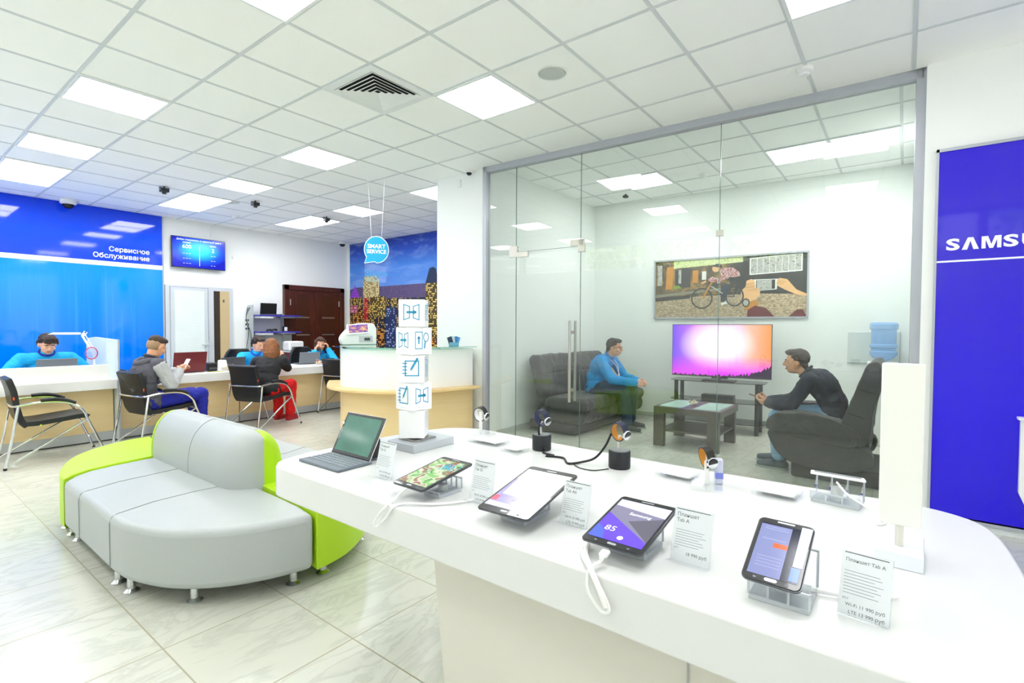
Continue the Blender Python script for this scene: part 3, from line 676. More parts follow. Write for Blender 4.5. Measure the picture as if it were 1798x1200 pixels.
for flip in (False, True):
    q = M(); q.prism([loc2(p, flip) for p in soft(Gp, Gin)], .085, .375); q.build('seat', grey_leather, sofa, bevel=.034, seg=4)
    q = M(); q.prism([loc2(p, flip) for p in soft(Np, Nin)], .075, .385); q.build('end_seat', lime_leather, sofa, bevel=.034, seg=4)
    pb = prof_back(flip); sg = -1 if flip else 1
    y0, y1 = (3.06 - SC[1]) * sg, (4.40 - SC[1]) * sg
    def loft(ya, yb, tap0, tap1, infl=1.0, k=24):
        """back profile drawn along y; tap0/tap1 = length over which an end narrows to the ridge"""
        q = M(); n = len(pb); vs = []; fs = []
        for i in range(k + 1):
            t = .5 - .5 * cos(pi * i / k); y = ya + (yb - ya) * t; L_ = abs(yb - ya); e0, e1 = t * L_, (1 - t) * L_; sx = sz = 1.0
            for e, tp in ((e0, tap0), (e1, tap1)):
                if tp and e < tp: f = 1 - e / tp; sx *= math.sqrt(max(.0, 1 - f * f)) * .96 + .04; sz *= 1 - .10 * f ** 2.5
            for (x, z) in pb: vs.append((x * sx * infl, y, .3 + (z - .3) * sz * infl if z > .31 else z))
        for i in range(k):
            for j in range(n): fs.append((i * n + j, i * n + (j + 1) % n, (i + 1) * n + (j + 1) % n, (i + 1) * n + j))
        fs += [tuple(range(n - 1, -1, -1)), tuple(k * n + j for j in range(n))]
        q.add(vs, fs); return q
    loft(y0, y1, .19, .012).build('backrest', grey_leather, sofa, ang=50)
    loft(y1 + .003 * sg, y1 + .14 * sg, .012, .14, .985, 12).build('backrest_end_pad', lime_leather, sofa, ang=50)
# seams across the seat and back
    for (pts) in ([(.783, 3.78), (1.0, 3.86), (1.345, 3.90)], [(.783, 3.20), (1.0, 3.27), (1.20, 3.285), (1.36, 3.27)]):
        top = [loc2(p, flip) for p in pts]
        x0_, y0_ = top[0]
        path = [(x0_ - .0012 * sg, y0_, .10), (x0_ - .0012 * sg, y0_, .2), (x0_ - .0012 * sg, y0_, .335), (x0_ + .009 * sg, y0_, .366), (x0_ + .034 * sg, y0_ + .004 * sg, .3762)] + [(x, y, .3762) for x, y in top[1:]]
        q = M(); q.tube(path, .0022, 6); q.build('seam', seam_m, sofa)
    for f in (.50,):
        y = y0 + (y1 - y0) * f; q = M(); q.tube([(x * 1.004, y, z + .001) for x, z in pb[:-1]], .0022, 6); q.build('seam', seam_m, sofa)
for (x, y) in [(.845, 4.22), (.845, 4.08), (.83, 3.24), (.84, 3.08), (1.0, 2.73), (1.385, 2.51), (1.55, 2.50), (1.93, 2.71), (2.17, 3.2)]:
    for flip in (False, True):
        a, b = loc2((x, y), flip); q = M()
        q.lathe([(.034, 0), (.036, .006), (.026, .014), (.02, .02), (.019, .09)], 20); q.build('foot', chrome, sofa, loc=(a, b, 0))

# ------------------------------------------------------------------ visitor chairs
def make_chair():
    t = thing('visitor_chair', '', 'chair')
    cs = catmull([(0, .27, .415), (0, .22, .432), (0, .05, .415), (0, -.12, .40), (0, -.205, .405)], 5)
    cb = catmull([(0, -.19, .375), (0, -.235, .45), (0, -.262, .58), (0, -.28, .72), (0, -.315, .845)], 5)
    def pad(c, wd, th):
        q = M(); n = len(c); vs = []; fs = []
        for i, p in enumerate(c):
            d = (c[min(i + 1, n - 1)] - c[max(i - 1, 0)]).normalized(); nr = V((0, -d.z, d.y))
            for sx in (-1, -.5, 0, .5, 1):
                hw = wd / 2 * (1 - .05 * abs(sx) * (i in (0, n - 1)))
                crown = .004 * (1 - sx * sx); vs.append((sx * hw, p.y, p.z)); vs[-1] = tuple(V(vs[-1]) + nr * (th / 2 + crown))
            for sx in (1, .5, 0, -.5, -1):
                vs.append(tuple(V((sx * wd / 2, p.y, p.z)) - nr * th / 2))
        m_ = 10
        for i in range(n - 1):
            for j in range(m_): fs.append((i * m_ + j, i * m_ + (j + 1) % m_, (i + 1) * m_ + (j + 1) % m_, (i + 1) * m_ + j))
        fs += [tuple(range(m_ - 1, -1, -1)), tuple((n - 1) * m_ + j for j in range(m_))]
        q.add(vs, fs); return q
    pad(cs, .45, .045).build('seat', black_leather, t, bevel=.016)
    bk = pad(cb, .45, .05).build('backrest', black_leather, t, bevel=.018)
    q = M(); q.box(.2262, .2285, -.287, -.275, .642, .670); q.build('tag', mat('orange_tag', '#e8521f', .6), bk)
    for s in (-1, 1):
        x = .27 * s
        arm = catmull([(x, -.275, .585), (x, -.12, .605), (x, .03, .60), (x, .14, .565), (x, .215, .49), (x * 1.0, .25, .40)], 6) + [V((x * 1.02, .335, .18)), V((x * 1.05, .40, .0))]
        q = M(); q.tube(arm, .0115, 10); q.build('front_leg', chrome, t)
        q = M(); q.tube([(x, -.255, .588), (x * 1.01, -.30, .3), (x * 1.03, -.355, .0)], .0115, 10); q.build('rear_leg', chrome, t)
        q = M(); q.tube([(x, .25, .40), (x * 1.03, -.35, .022)], .010, 10); q.build('brace', chrome, t)
        q = M(); q.tube(catmull([(x, -.10, .625), (x, .0, .627), (x, .09, .608), (x, .16, .572)], 5), .021, 10, r1=.017); q.build('arm_pad', black_plastic, t, bevel=.004)
        q = M(); q.cyl((x * 1.05, .40, 0), (x * 1.05, .397, .02), .014); q.cyl((x * 1.03, -.355, 0), (x * 1.03, -.353, .02), .014); q.build('foot_cap', black_plastic, t)
    q = M(); q.tube(catmull([(-.27, -.275, .585), (-.2, -.292, .58), (0, -.30, .578), (.2, -.292, .58), (.27, -.275, .585)], 5), .0105, 10); q.build('back_rail', chrome, t)
    q = M(); q.tube([(-.27, .25, .40), (.27, .25, .40)], .0095, 10); q.tube([(-.26, -.1, .385), (.26, -.1, .385)], .0095, 8); q.build('cross_bar', chrome, t)
    return t
ch = make_chair(); ch.location = (1.20, 6.83, 0); ch.rotation_euler = (0, 0, R(-92)); ch['label'] = 'empty black leather chair with chrome frame at the left edge of the photo'
CH2 = (2.137, 6.742, R(-80)); CH3 = (3.33, 6.79, R(-72))
for o, g in ((ch, 1), (dup(ch, CH2[:2] + (0,), CH2[2], 'black chair carrying the man in grey hoodie'), 1), (dup(ch, CH3[:2] + (0,), CH3[2], 'black chair carrying the woman in red trousers'), 1), (dup(ch, (4.83, 7.05, 0), R(-78), 'black chair half hidden behind the round reception desk'), 1)):
    o['group'] = 'visitor chairs along the service counter'

# ------------------------------------------------------------------ service counter: four desk units
top_w = mat('white_worktop', '#f3f2ee', .3, var=.01); plinth = mat('grey_plinth', '#c3c6c8', .4, .3)
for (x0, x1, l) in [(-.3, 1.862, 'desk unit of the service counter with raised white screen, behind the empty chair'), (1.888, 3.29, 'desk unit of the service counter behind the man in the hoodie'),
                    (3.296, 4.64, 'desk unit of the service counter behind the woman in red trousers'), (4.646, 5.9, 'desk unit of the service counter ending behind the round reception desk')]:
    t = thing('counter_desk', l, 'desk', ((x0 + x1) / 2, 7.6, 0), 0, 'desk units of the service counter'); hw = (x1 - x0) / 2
    q = M(); q.box(-hw, hw, -.39, .4, .62, .73); q.build('worktop', top_w, t, bevel=.004)
    q = M(); q.box(-hw + .004, hw - .004, -.24, -.215, .115, .62); q.build('front_panel', birch, t, smooth=False)
    q = M(); q.box(-hw + .004, hw - .004, -.232, -.215, .012, .115); q.build('plinth', plinth, t, smooth=False)
    q = M(); q.box(-hw + .004, hw - .004, -.228, -.215, 0, .012); q.build('base_gap_shade', black_plastic, t, smooth=False)  # black strip standing in for the shade in the gap under the plinth
    for s in (-1, 1):
        q = M(); q.box(s * (hw - .016) - .012, s * (hw - .016) + .012, -.214, .38, 0, .62); q.build('side_panel', birch, t, smooth=False)
    if x1 < 2:
        q = M(); q.box(-hw, hw - .05, -.30, -.27, .73, .90); q.build('privacy_screen', top_w, t, bevel=.003)
t = thing('desk_divider', 'frosted white curved divider panel at the end of the left desk', 'divider', (1.875, 7.2, 0))
prof = [(0, .02), (1.3, .02), (1.3, 1.12), (1.22, 1.185), (.9, 1.205), (0, 1.185)]
q = M(); q.prism([(a, b) for a, b in prof], -.006, .006, T=basis((0, 0, 0), (0, 1, 0), (0, 0, 1))); q.build('panel', mat('frosted_acrylic', '#dfeaf0', .35, alpha=.93, var=.01), t, smooth=False)
q = M(); q.box(-.008, .008, -.012, .0, .0, 1.18); q.build('edge_strip', alu_frame, t)

# ------------------------------------------------------------------ round reception desk
arc = [(3.76, 5.62), (3.55, 5.33), (3.40, 5.08), (3.355, 4.82), (3.40, 4.52), (3.55, 4.27), (3.85, 4.11), (4.2, 4.03), (4.42, 3.99)]
def offs(pts, d):
    P = [V((p[0], p[1], 0)) for p in pts]; o = []
    for i in range(len(P)):
        t_ = (P[min(i + 1, len(P) - 1)] - P[max(i - 1, 0)]).normalized(); o.append((P[i].x + t_.y * -d, P[i].y + t_.x * d))
    return o
ca = [tuple(p)[:2] for p in catmull([(a, b, 0) for a, b in arc], 6)]
desk = thing('reception_desk', 'rounded reception desk, birch below and white above, with glass top', 'reception desk', (3.9, 4.6, 0))
def strip(d0, d1, z0, z1): q = M(MX.Translation((-3.9, -4.6, 0))); q.prism([(min(x, 4.494), y) for x, y in offs(ca, d0) + offs(ca, d1)[::-1]], z0, z1); return q
strip(.0, .06, .64, 1.10).build('upper_front', white_gloss, desk); strip(.0, .06, .0, .64).build('lower_front', birch, desk)
strip(-.15, .05, .643, .675).build('ledge', birch_edge, desk, bevel=.008)
strip(-.08, .62, 1.118, 1.128).build('glass_top', glass_top, desk, smooth=False)
strip(.02, .56, 1.04, 1.10).build('inner_top', white_gloss, desk)
strip(.5, .56, .0, 1.04).build('inner_panel', white_gloss, desk)
for k in (4, 16, 28, 40): a = offs(ca, .2)[k]; q = M(MX.Translation((-3.9, -4.6, 0))); q.cyl((a[0], a[1], 1.10), (a[0], a[1], 1.118), .02); q.build('standoff', steel, desk)

# kiosk printer on the desk
t = thing('photo_kiosk', 'white rounded photo kiosk with tilted touchscreen on the reception desk', 'kiosk', (3.80, 5.34, 1.129), R(-24))
t.scale = (.86, .86, 1.0)
side = catmull([(-.22, 0, 0), (-.245, 0, .07), (-.19, 0, .15), (-.07, 0, .235), (.02, 0, .262), (.2, 0, .262)], 5)
# local: x along desk, profile in x-z, depth along y
q = M(); T = basis((0, .1, 0), (1, 0, 0), (0, 0, 1)); q.prism([(p.x * 1.0, p.z) for p in side] + [(.245, .20), (.245, .0)], 0, .22, T=T); q.build('body', white_gloss, t, bevel=.018)
q = M(); T2 = basis((-.062, -.121, .2), (1, 0, .06), (0, .12, 1)); q.box(-.11, .20, -.075, .05, -.002, .004, T=T2); q.build('screen_frame', white_gloss, t, bevel=.002)
def kmat():
    n = NT('kiosk_screen_image'); x, y, z = n.xyz(); a = n.noise(12, 2, n.map(scale=(1.2, 1, 3)))
    return n.base(n.ramp(a, [(.35, '#3c3f9c'), (.5, '#7a4f9a'), (.62, '#c98a4e'), (.8, '#e0e0f0')]), .15, emit=.35)
q = M(); q.box(-.08, .18, -.055, .04, .004, .0055, T=T2); q.build('screen', kmat(), t, smooth=False)
q = M(); q.box(.0, .19, -.124, -.118, .03, .11); q.build('tray', mat('light_grey_plastic', '#d3d6d6', .4), t, bevel=.004)
q = M(); q.box(.07, .15, -.128, -.12, .05, .085); q.build('slot', dark_grey, t)
# leaflet holder
t = thing('leaflet_holder', 'small clear stand of fanned blue leaflets on the reception desk', 'leaflet holder', (4.28, 4.16, 1.129), R(-35))
t.scale = (.8, .8, .85)
q = M(); q.box(-.07, .07, -.03, .03, 0, .006); q.box(-.07, .07, -.03, -.026, .0, .05); q.build('holder', mat('cyan_acrylic', '#7ccbe8', .2, alpha=.8), t)
for k, (a, c) in enumerate([(-.3, '#1f3550'), (-.1, '#c9e6f2'), (.12, '#3c7fd0'), (.3, '#5aa9e0')]):
    q = M(); q.box(-.035, .035, -.01 + k * .008, -.008 + k * .008, .008, .13, T=MX.Translation((-.03 + .02 * k, 0, 0)) @ MX.Rotation(a, 4, 'Y')); q.build('leaflet', mat('leaflet_%s' % 'abcd'[k], c, .4, var=.2, vscale=30), t, smooth=False)

# hanging sign
t = thing('hanging_sign', 'round sky blue speech-bubble sign hanging on two wires over the reception desk', 'sign', (3.93, 5.13, 2.29), R(-37))
bub = []
for k in range(40):
    a = R(248) - k / 39 * R(330) * 1.0; bub.append((.148 * cos(a), .148 * sin(a) * 1.12))
bub = [(p[0], p[1]) for p in bub]
tail = [(-.135, -.165)]
def bubble(sc): return [(.148 * sc * cos(R(215) - k / 36 * R(305)), .166 * sc * sin(R(215) - k / 36 * R(305))) for k in range(37)] + [(-.02 * sc, -.150 * sc), (-.145 * sc, -.172 * sc)]
T = basis((0, 0, 0), (1, 0, 0), (0, 0, 1))
q = M(); q.prism(bubble(1.0), -.004, .004, T=T); q.build('border', white_print, t, smooth=False)
q = M(); q.prism(bubble(.94), -.006, .006, T=T); pl = q.build('bubble', mat('cyan_sign', '#18b0ee', .3, var=.01), t, smooth=False)
q = M(); q.text('SMART', .068, basis((0, -.0075, .018), (1, 0, 0), (0, 0, 1)), bold=.03, align='CENTER'); q.text('SERVICE', .064, basis((0, -.0075, -.045), (1, 0, 0), (0, 0, 1)), bold=.03, align='CENTER'); q.build('lettering', white_print, t, smooth=False)
q = M(); q.tube([(-.06, 0, .14), (-.1, 0, HC - 2.29)], .0025, 6); q.tube([(.06, 0, .14), (.10, 0, HC - 2.29)], .0025, 6); q.build('wire', white_print, t)
q = M(); q.box(-.14, .14, .0085, .0115, -.40, -.12); q.build('lower_plate', glass_material('sign_acrylic', (.80, .92, 1.0)), t, smooth=False)
q = M(); q.text('Здесь', .10, basis((0, .006, -.32), (1, 0, 0), (0, 0, 1)), bold=.01, align='CENTER'); q.build('plate_lettering', mat('cyan_lettering', '#3a9fe0', .4), t, smooth=False)

# ------------------------------------------------------------------ things on and behind the counter
def laptop(name, l, loc, rz, wd, hgt, lid, tilt=12, cat='laptop'):
    t = thing(name, l, cat, loc, rz)      # the lid's back faces local -Y
    q = M(); q.box(-wd / 2, wd / 2, 0, wd * .68, 0, .018); q.build('base', dark_grey, t, bevel=.004)
    q = M(); q.box(-wd / 2, wd / 2, -.012, 0, 0, hgt, T=MX.Translation((0, 0, .012)) @ MX.Rotation(R(tilt), 4, 'X')); ld = q.build('lid', lid, t, bevel=.005)
    q = M(); q.box(-wd / 2 + .012, wd / 2 - .012, .0002, .0015, .015, hgt - .012, T=MX.Translation((0, 0, .012)) @ MX.Rotation(R(tilt), 4, 'X')); q.build('screen', black_plastic, ld)
    q = M(); q.box(-wd / 2 + .02, wd / 2 - .02, .03, wd * .4, .018, .0195); q.build('keyboard', black_plastic, t)
    return t
laptop('laptop', 'dark grey laptop before the man at the left desk, seen from behind', (1.40, 7.60, .731), R(4), .36, .235, mat('dark_lid', '#6a7078', .4))
laptop('laptop', 'maroon laptop seen from behind, on the counter by the man in the hoodie', (2.70, 7.46, .731), R(3), .40, .27, mat('maroon_lid', '#6d2229', .35, var=.15))
laptop('laptop', 'grey laptop on the counter before the woman on the phone', (4.56, 7.72, .731), R(-6), .34, .19, mat('grey_lid', '#737a82', .4))
laptop('laptop', 'low charcoal laptop behind the candy bowl, before the man in blue', (3.35, 7.70, .731), R(8), .36, .16, mat('charcoal_lid', '#3c4148', .4))
t = thing('label_printer', 'black label printer beside the maroon laptop', 'printer', (3.0, 7.55, .731))
q = M(); q.box(-.07, .06, -.09, .1, 0, .115); q.build('body', black_plastic, t, bevel=.02); q = M(); q.box(-.05, .04, -.092, -.088, .03, .05); q.build('slot', dark_grey, t)
t = thing('card_terminal', 'white terminal with tilted black screen on the counter', 'terminal', (3.10, 7.42, .731))
q = M(); q.frus((-.055, .055, -.05, .05), (-.045, .045, -.02, .05), 0, .15); q.build('body', white_matt, t, bevel=.012)
q = M(); q.box(-.036, .036, -.042, -.034, .08, .142, T=MX.Rotation(R(-10), 4, 'X')); q.build('screen', black_plastic, t, bevel=.002)
q = M(); q.box(-.036, .036, -.0505, -.045, .012, .05); q.build('keypad', mat('keypad_grey', '#c9c7bf', .5), t)
def bowl(loc, l, s=1.0):
    t = thing('glass_bowl', l, 'bowl', loc); q = M()
    q.lathe([(.03 * s, 0), (.055 * s, .015 * s), (.07 * s, .045 * s), (.064 * s, .085 * s), (.05 * s, .1 * s)], 24); q.build('bowl', acrylic, t)
    rn = random.Random(int(loc[0] * 10)); q = M()
    for k in range(34):
        a = rn.random() * 6.28; r = rn.random() ** .5 * .05 * s; z = (.02 + rn.random() * .045) * s
        q.ell((r * cos(a), r * sin(a), z), (.011 * s, .008 * s, .007 * s), n=8, mi=rn.randrange(4))
    c = q.build('candies', [mat('candy_white', '#f4eee6', .4), mat('candy_peach', '#eec9b0', .4), mat('candy_yellow', '#ecd98a', .4), mat('candy_red', '#c96055', .4)], t); c['kind'] = 'stuff'
bowl((3.17, 7.36, .731), 'glass bowl of wrapped candies on the counter between terminal and chair back'); bowl((4.60, 7.50, .731), 'glass bowl of white candies before the woman on the phone')
# magnifier lamp
t = thing('magnifier_lamp', 'white swing-arm magnifier lamp with a red ring lens on the left desk', 'lamp', (1.78, 7.75, .731))
q = M(); q.lathe([(.06, 0), (.06, .015), (.02, .025), (.012, .06)], 20); q.build('base', white_matt, t)
q = M(); q.tube([(0, 0, .05), (-.005, 0, .26), (-.02, 0, .30)], .013, 10); q.tube([(-.02, 0, .30), (-.115, 0, .50)], .012, 10); q.tube([(.01, 0, .29), (-.085, 0, .51)], .006, 8); q.build('lower_arm', white_matt, t)
q = M(); q.tube([(-.115, 0, .50), (-.09, 0, .55), (-.065, 0, .535), (-.10, 0, .49)], .006, 8); q.cyl((-.1, -.02, .51), (-.1, .02, .51), .018); q.build('joint', white_matt, t)
q = M(); q.add([(-.13, -.02, .51), (-.13, .02, .51), (-.13, .02, .535), (-.13, -.02, .535), (-.42, -.02, .512), (-.42, .02, .512), (-.37, .02, .535), (-.37, -.02, .535)], [(0, 1, 2, 3), (7, 6, 5, 4), (0, 4, 5, 1), (1, 5, 6, 2), (2, 6, 7, 3), (3, 7, 4, 0)]); q.build('upper_arm', white_matt, t)
q = M(); q.tube([(-.035 + .058 * cos(a), -.03, .285 + .07 * sin(a)) for a in [k * pi / 16 for k in range(32)]], .0055, 8, closed=True); q.build('ring', mat('red_ring', '#d23a58', .3), t)
q = M(); q.cyl((-.035, -.031, .285), (-.035, -.029, .285), .057, n=28); q.build('lens', glass_material('lens_glass', (.9, .93, 1)), t)
q = M(); q.tube([(-.06, -.05, .0), (-.075, -.05, .09), (-.06, -.05, .11), (-.045, -.05, .08)], .004, 6); tag(q.build('cable', black_plastic), 'thin black cable loop standing beside the magnifier lamp', 'cable').location = (1.76, 7.72, .733)
# clutter at the divider
t = thing('document_tray', 'pale lilac plastic tray of papers at the divider beside the hoodie man', 'tray', (1.98, 7.5, .731))
q = M(); q.box(-.07, .1, -.14, .14, 0, .012); q.box(-.07, -.06, -.14, .14, 0, .1); q.box(.09, .1, -.14, .14, 0, .06); q.build('tray', mat('lilac_tray', '#b9c3e4', .4), t, bevel=.003)
q = M(); q.box(-.05, .08, -.12, .12, .0125, .04); q.build('papers', white_matt, t)
t = thing('headset', 'small black headset lying on the papers by the divider', 'headset', (1.98, 7.46, .772)); q = M(); q.tube(catmull([(-.05, 0, 0.01), (-.03, .02, .04), (.02, 0, .035), (.06, -.02, .01)], 5), .007, 8); q.ell((-.05, 0, .018), (.018, .018, .018)); q.ell((.06, -.02, .018), (.016, .018, .018)); q.build('headband', black_plastic, t)
q = M(); q.text('', .01, MX.Identity(4)) if 0 else None
for (x, y, rz, l) in [(3.02, 7.30, .3, 'yellow-green paper slip at the counter edge under the white terminal'), (2.93, 7.33, -.2, 'second yellow-green slip left of the terminal')]:
    q = M(); q.box(-.04, .04, -.02, .02, 0, .004); o = q.build('paper_slip', mat('yellow_paper', '#d5dc3c', .6)); o.location = (x, y, .731); o.rotation_euler = (0, 0, rz); tag(o, l, 'paper')
t = thing('desk_telephone', 'black desk telephone near the hands of the woman on the phone', 'telephone', (4.9, 7.62, .731)); q = M(); q.frus((-.08, .08, -.08, .08), (-.075, .075, -.02, .08), 0, .05); q.build('base', black_plastic, t, bevel=.008)
q = M(); q.tube(catmull([(-.07, -.02, .05), (-.05, .0, .07), (.05, .0, .07), (.07, -.02, .05)], 4), .014, 8); q.build('handset', black_plastic, t)
# office chairs behind the counter
def office(l, loc, rz):
    t = thing('office_chair', l, 'office chair', loc, rz)
    q = M(); q.ell((0, 0, .45), (.24, .23, .045), n=20); q.build('seat', black_leather, t)
    q = M(); vs = []; fs = []
    for i in range(9):
        z = .50 + i * .06
        hw = .21 * math.sqrt(max(.05, 1 - ((i - 3.5) / 5.2) ** 2 * 1.0)) + .02
        for j in range(9): s_ = (j - 4) / 4; vs.append((s_ * hw, -.22 + .06 * s_ * s_ - .05 * (i / 8), z))
    for i in range(8):
        for j in range(8): fs.append((i * 9 + j, i * 9 + j + 1, (i + 1) * 9 + j + 1, (i + 1) * 9 + j))
    q.add(vs, fs); q.build('backrest', black_leather, t, solid=.05, bevel=.015)
    q = M(); q.cyl((0, 0, .07), (0, 0, .42), .025); q.build('column', chrome, t)
    for k in range(5):
        a = k * 2 * pi / 5; q = M(); q.tube([(0, 0, .1), (.27 * cos(a), .27 * sin(a), .06)], .022, 8, r1=.014); q.ell((.27 * cos(a), .27 * sin(a), .028), (.028, .018, .028), n=10); q.build('leg', black_plastic, t)
    for s in (-1, 1): q = M(); q.tube(catmull([(.24 * s, -.1, .45), (.27 * s, -.08, .6), (.27 * s, .1, .64)], 4), .014, 8); q.build('armrest', black_plastic, t)
office('black office chair behind the man in blue at the middle desk', (3.78, 8.38, 0), R(165)); office('black office chair behind the woman on the phone', (4.95, 8.45, 0), R(175))

# wall shelf rack with laptop
t = thing('shelf_rack', 'slim wall rack with two blue shelves left of the brown doors', 'shelf rack', (5.05, 9.72, 0))
q = M(); q.box(-.45, -.43, .0, .2, 0, 1.75); q.box(.2, .215, .1, .2, 0, 1.6); q.build('upright', mat('rack_grey', '#bcc4c6', .4, .3), t)
for z in (1.55, 1.235):
    q = M(); q.box(-.42, .42, -.2, .2, z - .012, z + .012); q.build('shelf', mat('blue_shelf', '#3c38a8', .4), t, bevel=.002)
    q = M(); q.box(-.40, -.15, -.19, .1, z - .05, z - .013); q.build('drawer', mat('rack_box', '#d6dad9', .5), t); q = M(); q.box(.05, .35, -.1, .1, z - .04, z - .013); q.build('drawer', MATS['rack_box'], t)
q = M(); q.box(-.4, .4, .14, .19, .9, 1.18); q.build('back_panel', mat('rack_panel', '#c6cbc9', .5), t)
laptop('laptop', 'open black laptop standing on the top blue shelf', (4.93, 9.77, 1.563), R(180), .32, .22, black_plastic, -6)
q = M(); q.tube(catmull([(0, 0, 0), (.05, -.01, .01), (.1, 0, .005), (.15, -.02, .02), (.2, 0, .01)], 4), .02, 8); o = tag(q.build('cable_bundle', black_plastic), 'small black gadget lying on the lower blue shelf', 'gadget'); o.location = (4.80, 9.6, 1.268)
t = thing('phone_cradle', 'small black and white cradle at the right end of the lower blue shelf', 'gadget', (5.2, 9.66, 1.248)); q = M(); q.box(-.04, .04, -.03, .03, 0, .1); q.build('body', black_plastic, t); q = M(); q.box(-.03, .03, -.034, -.03, .01, .085); q.build('face', white_matt, t)
for k in range(3):
    q = M(); q.tube(catmull([(0, 0, 1.7), (-.04 - .02 * k, -.02, 1.5), (.01, 0, 1.2), (-.03 + .02 * k, 0, .9), (0, 0, .3)], 6), .006, 6)
    for z in (1.46, 1.38, 1.3): q.ell((-.04, -.01, z), (.014, .014, .02), n=8)
    o = q.build('power_cable', black_plastic if k != 1 else mat('grey_cable', '#9aa0a4', .5)); o.location = (4.53 + k * .02, 9.75, 0); tag(o, ['black power cable nearest the white door, hanging beside the rack', 'grey cable hanging between two black ones by the rack', 'black cable hanging right beside the rack upright'][k], 'cable')
t = thing('cabinet', 'maroon and white low cabinet under the blue shelves', 'cabinet', (5.4, 9.45, 0)); q = M(); q.box(-.3, .25, -.25, .25, .02, .85); q.build('body', mat('maroon_board', '#7a3038', .4), t, bevel=.004); q = M(); q.box(-.34, .3, -.28, .28, .85, .88); q.build('top', mat('grey_top', '#c9ccd0', .4), t)
t = thing('desktop_printer', 'white desktop printer on the low cabinet by the brown doors', 'printer', (5.22, 9.4, .881)); q = M(); q.box(-.14, .16, -.12, .14, 0, .18); q.build('body', white_matt, t, bevel=.03); q = M(); q.box(-.1, .12, -.124, -.119, .05, .065); q.build('slot', dark_grey, t)

# ------------------------------------------------------------------ display table
TZ = .82
out = catmull([(.966, 1.3, 0), (.966, 1.80, 0), (.985, 1.90, 0), (1.06, 1.955, 0), (1.3, 1.975, 0), (1.62, 1.965, 0), (1.86, 1.91, 0), (1.965, 1.80, 0), (1.985, 1.62, 0), (1.955, 1.2, 0), (1.935, .7, 0), (1.945, .2, 0), (1.95, .0, 0), (1.92, -.12, 0), (1.83, -.19, 0), (1.6, -.215, 0), (1.15, -.215, 0), (1.0, -.19, 0), (.966, -.08, 0), (.966, .5, 0)], 5, True)
t = thing('display_table', 'large white glossy display table with rounded ends and devices on top', 'table', (1.45, .9, 0))
q = M(MX.Translation((-1.45, -.9, 0))); q.prism([(p.x, p.y) for p in out], .705, TZ); q.build('tabletop', table_white, t, bevel=.006, ang=50)
q = M(MX.Translation((-1.45, -.9, 0))); q.frus((1.10, 1.80, -.05, 1.085), (1.068, 1.84, -.1, 1.135), 0, .7049); q.build('pedestal', warm_white, t, bevel=.01)
q = M(MX.Translation((-1.45, -.9, 0)))
for y in (.35,): q.box(1.066, 1.075, y - .001, y + .001, .02, .70)
q.build('panel_joint', plinth, t)

slate = mat('tablet_black', '#15171c', .25, coat=.5); rim_m = mat('tablet_rim', '#5d6066', .25, .8)
def tablet(l, o, yaw, tilt, w_, asp, screen, home=True, cable=None, name='tablet'):
    """o = middle of the lower edge on the back; the screen faces up and towards the camera side"""
    t = thing(name, l, 'tablet'); h = w_ * asp
    rt_ = V((sin(yaw), -cos(yaw), 0)); f_ = V((cos(yaw), sin(yaw), 0)); u_ = f_ * cos(tilt) + V((0, 0, 1)) * sin(tilt)
    t.matrix_world = basis(o, rt_, u_)
    rr = .012
    def rrect(a, b, c, d, r, n=5):
        P = []
        for (cx, cy, s) in ((b - r, c + r, -90), (b - r, d - r, 0), (a + r, d - r, 90), (a + r, c + r, 180)):
            P += [(cx + r * cos(R(s + 90 * k / n)), cy + r * sin(R(s + 90 * k / n))) for k in range(n + 1)]
        return P
    q = M(); q.prism(rrect(-w_ / 2, w_ / 2, 0, h, rr), .0004, .0078); q.build('body', slate, t, bevel=.002)
    q = M(); q.prism(rrect(-w_ / 2 - .0006, w_ / 2 + .0006, -.0006, h + .0006, rr), .002, .0062); q.build('rim', rim_m, t)
    m1, m2, m3 = .008, h * .085, h * .09
    screen(t, -w_ / 2 + m1, w_ / 2 - m1, m3, h - m2, .0082)
    q = M()
    if home: q.prism(rrect(-.011, .011, h * .03, h * .03 + .007, .0034), .0078, .0086)
    q.prism(rrect(-.016, .016, h - m2 * .62, h - m2 * .62 + .0035, .001, 2), .0078, .0084); q.build('home_button', mat('button_silver', '#c9ccd2', .3, .6), t)
    q = M()
    for s in (-1, 1): q.prism(rrect(s * w_ * .27 - .003, s * w_ * .27 + .003, h * .035, h * .035 + .004, .001, 2), .0078, .0083)
    q.build('touch_key', mat('key_grey', '#7c8088', .4), t)
    return t
def quads(t, name, mats, rects, z):
    q = M()
    for k, (poly, mi) in enumerate(rects): q.flat(poly, z + k * .00006, mi)
    return q.build(name, mats, t, smooth=False)
def E(name, c, e=.7): return mat(name, c, .12, emit=e * .5)
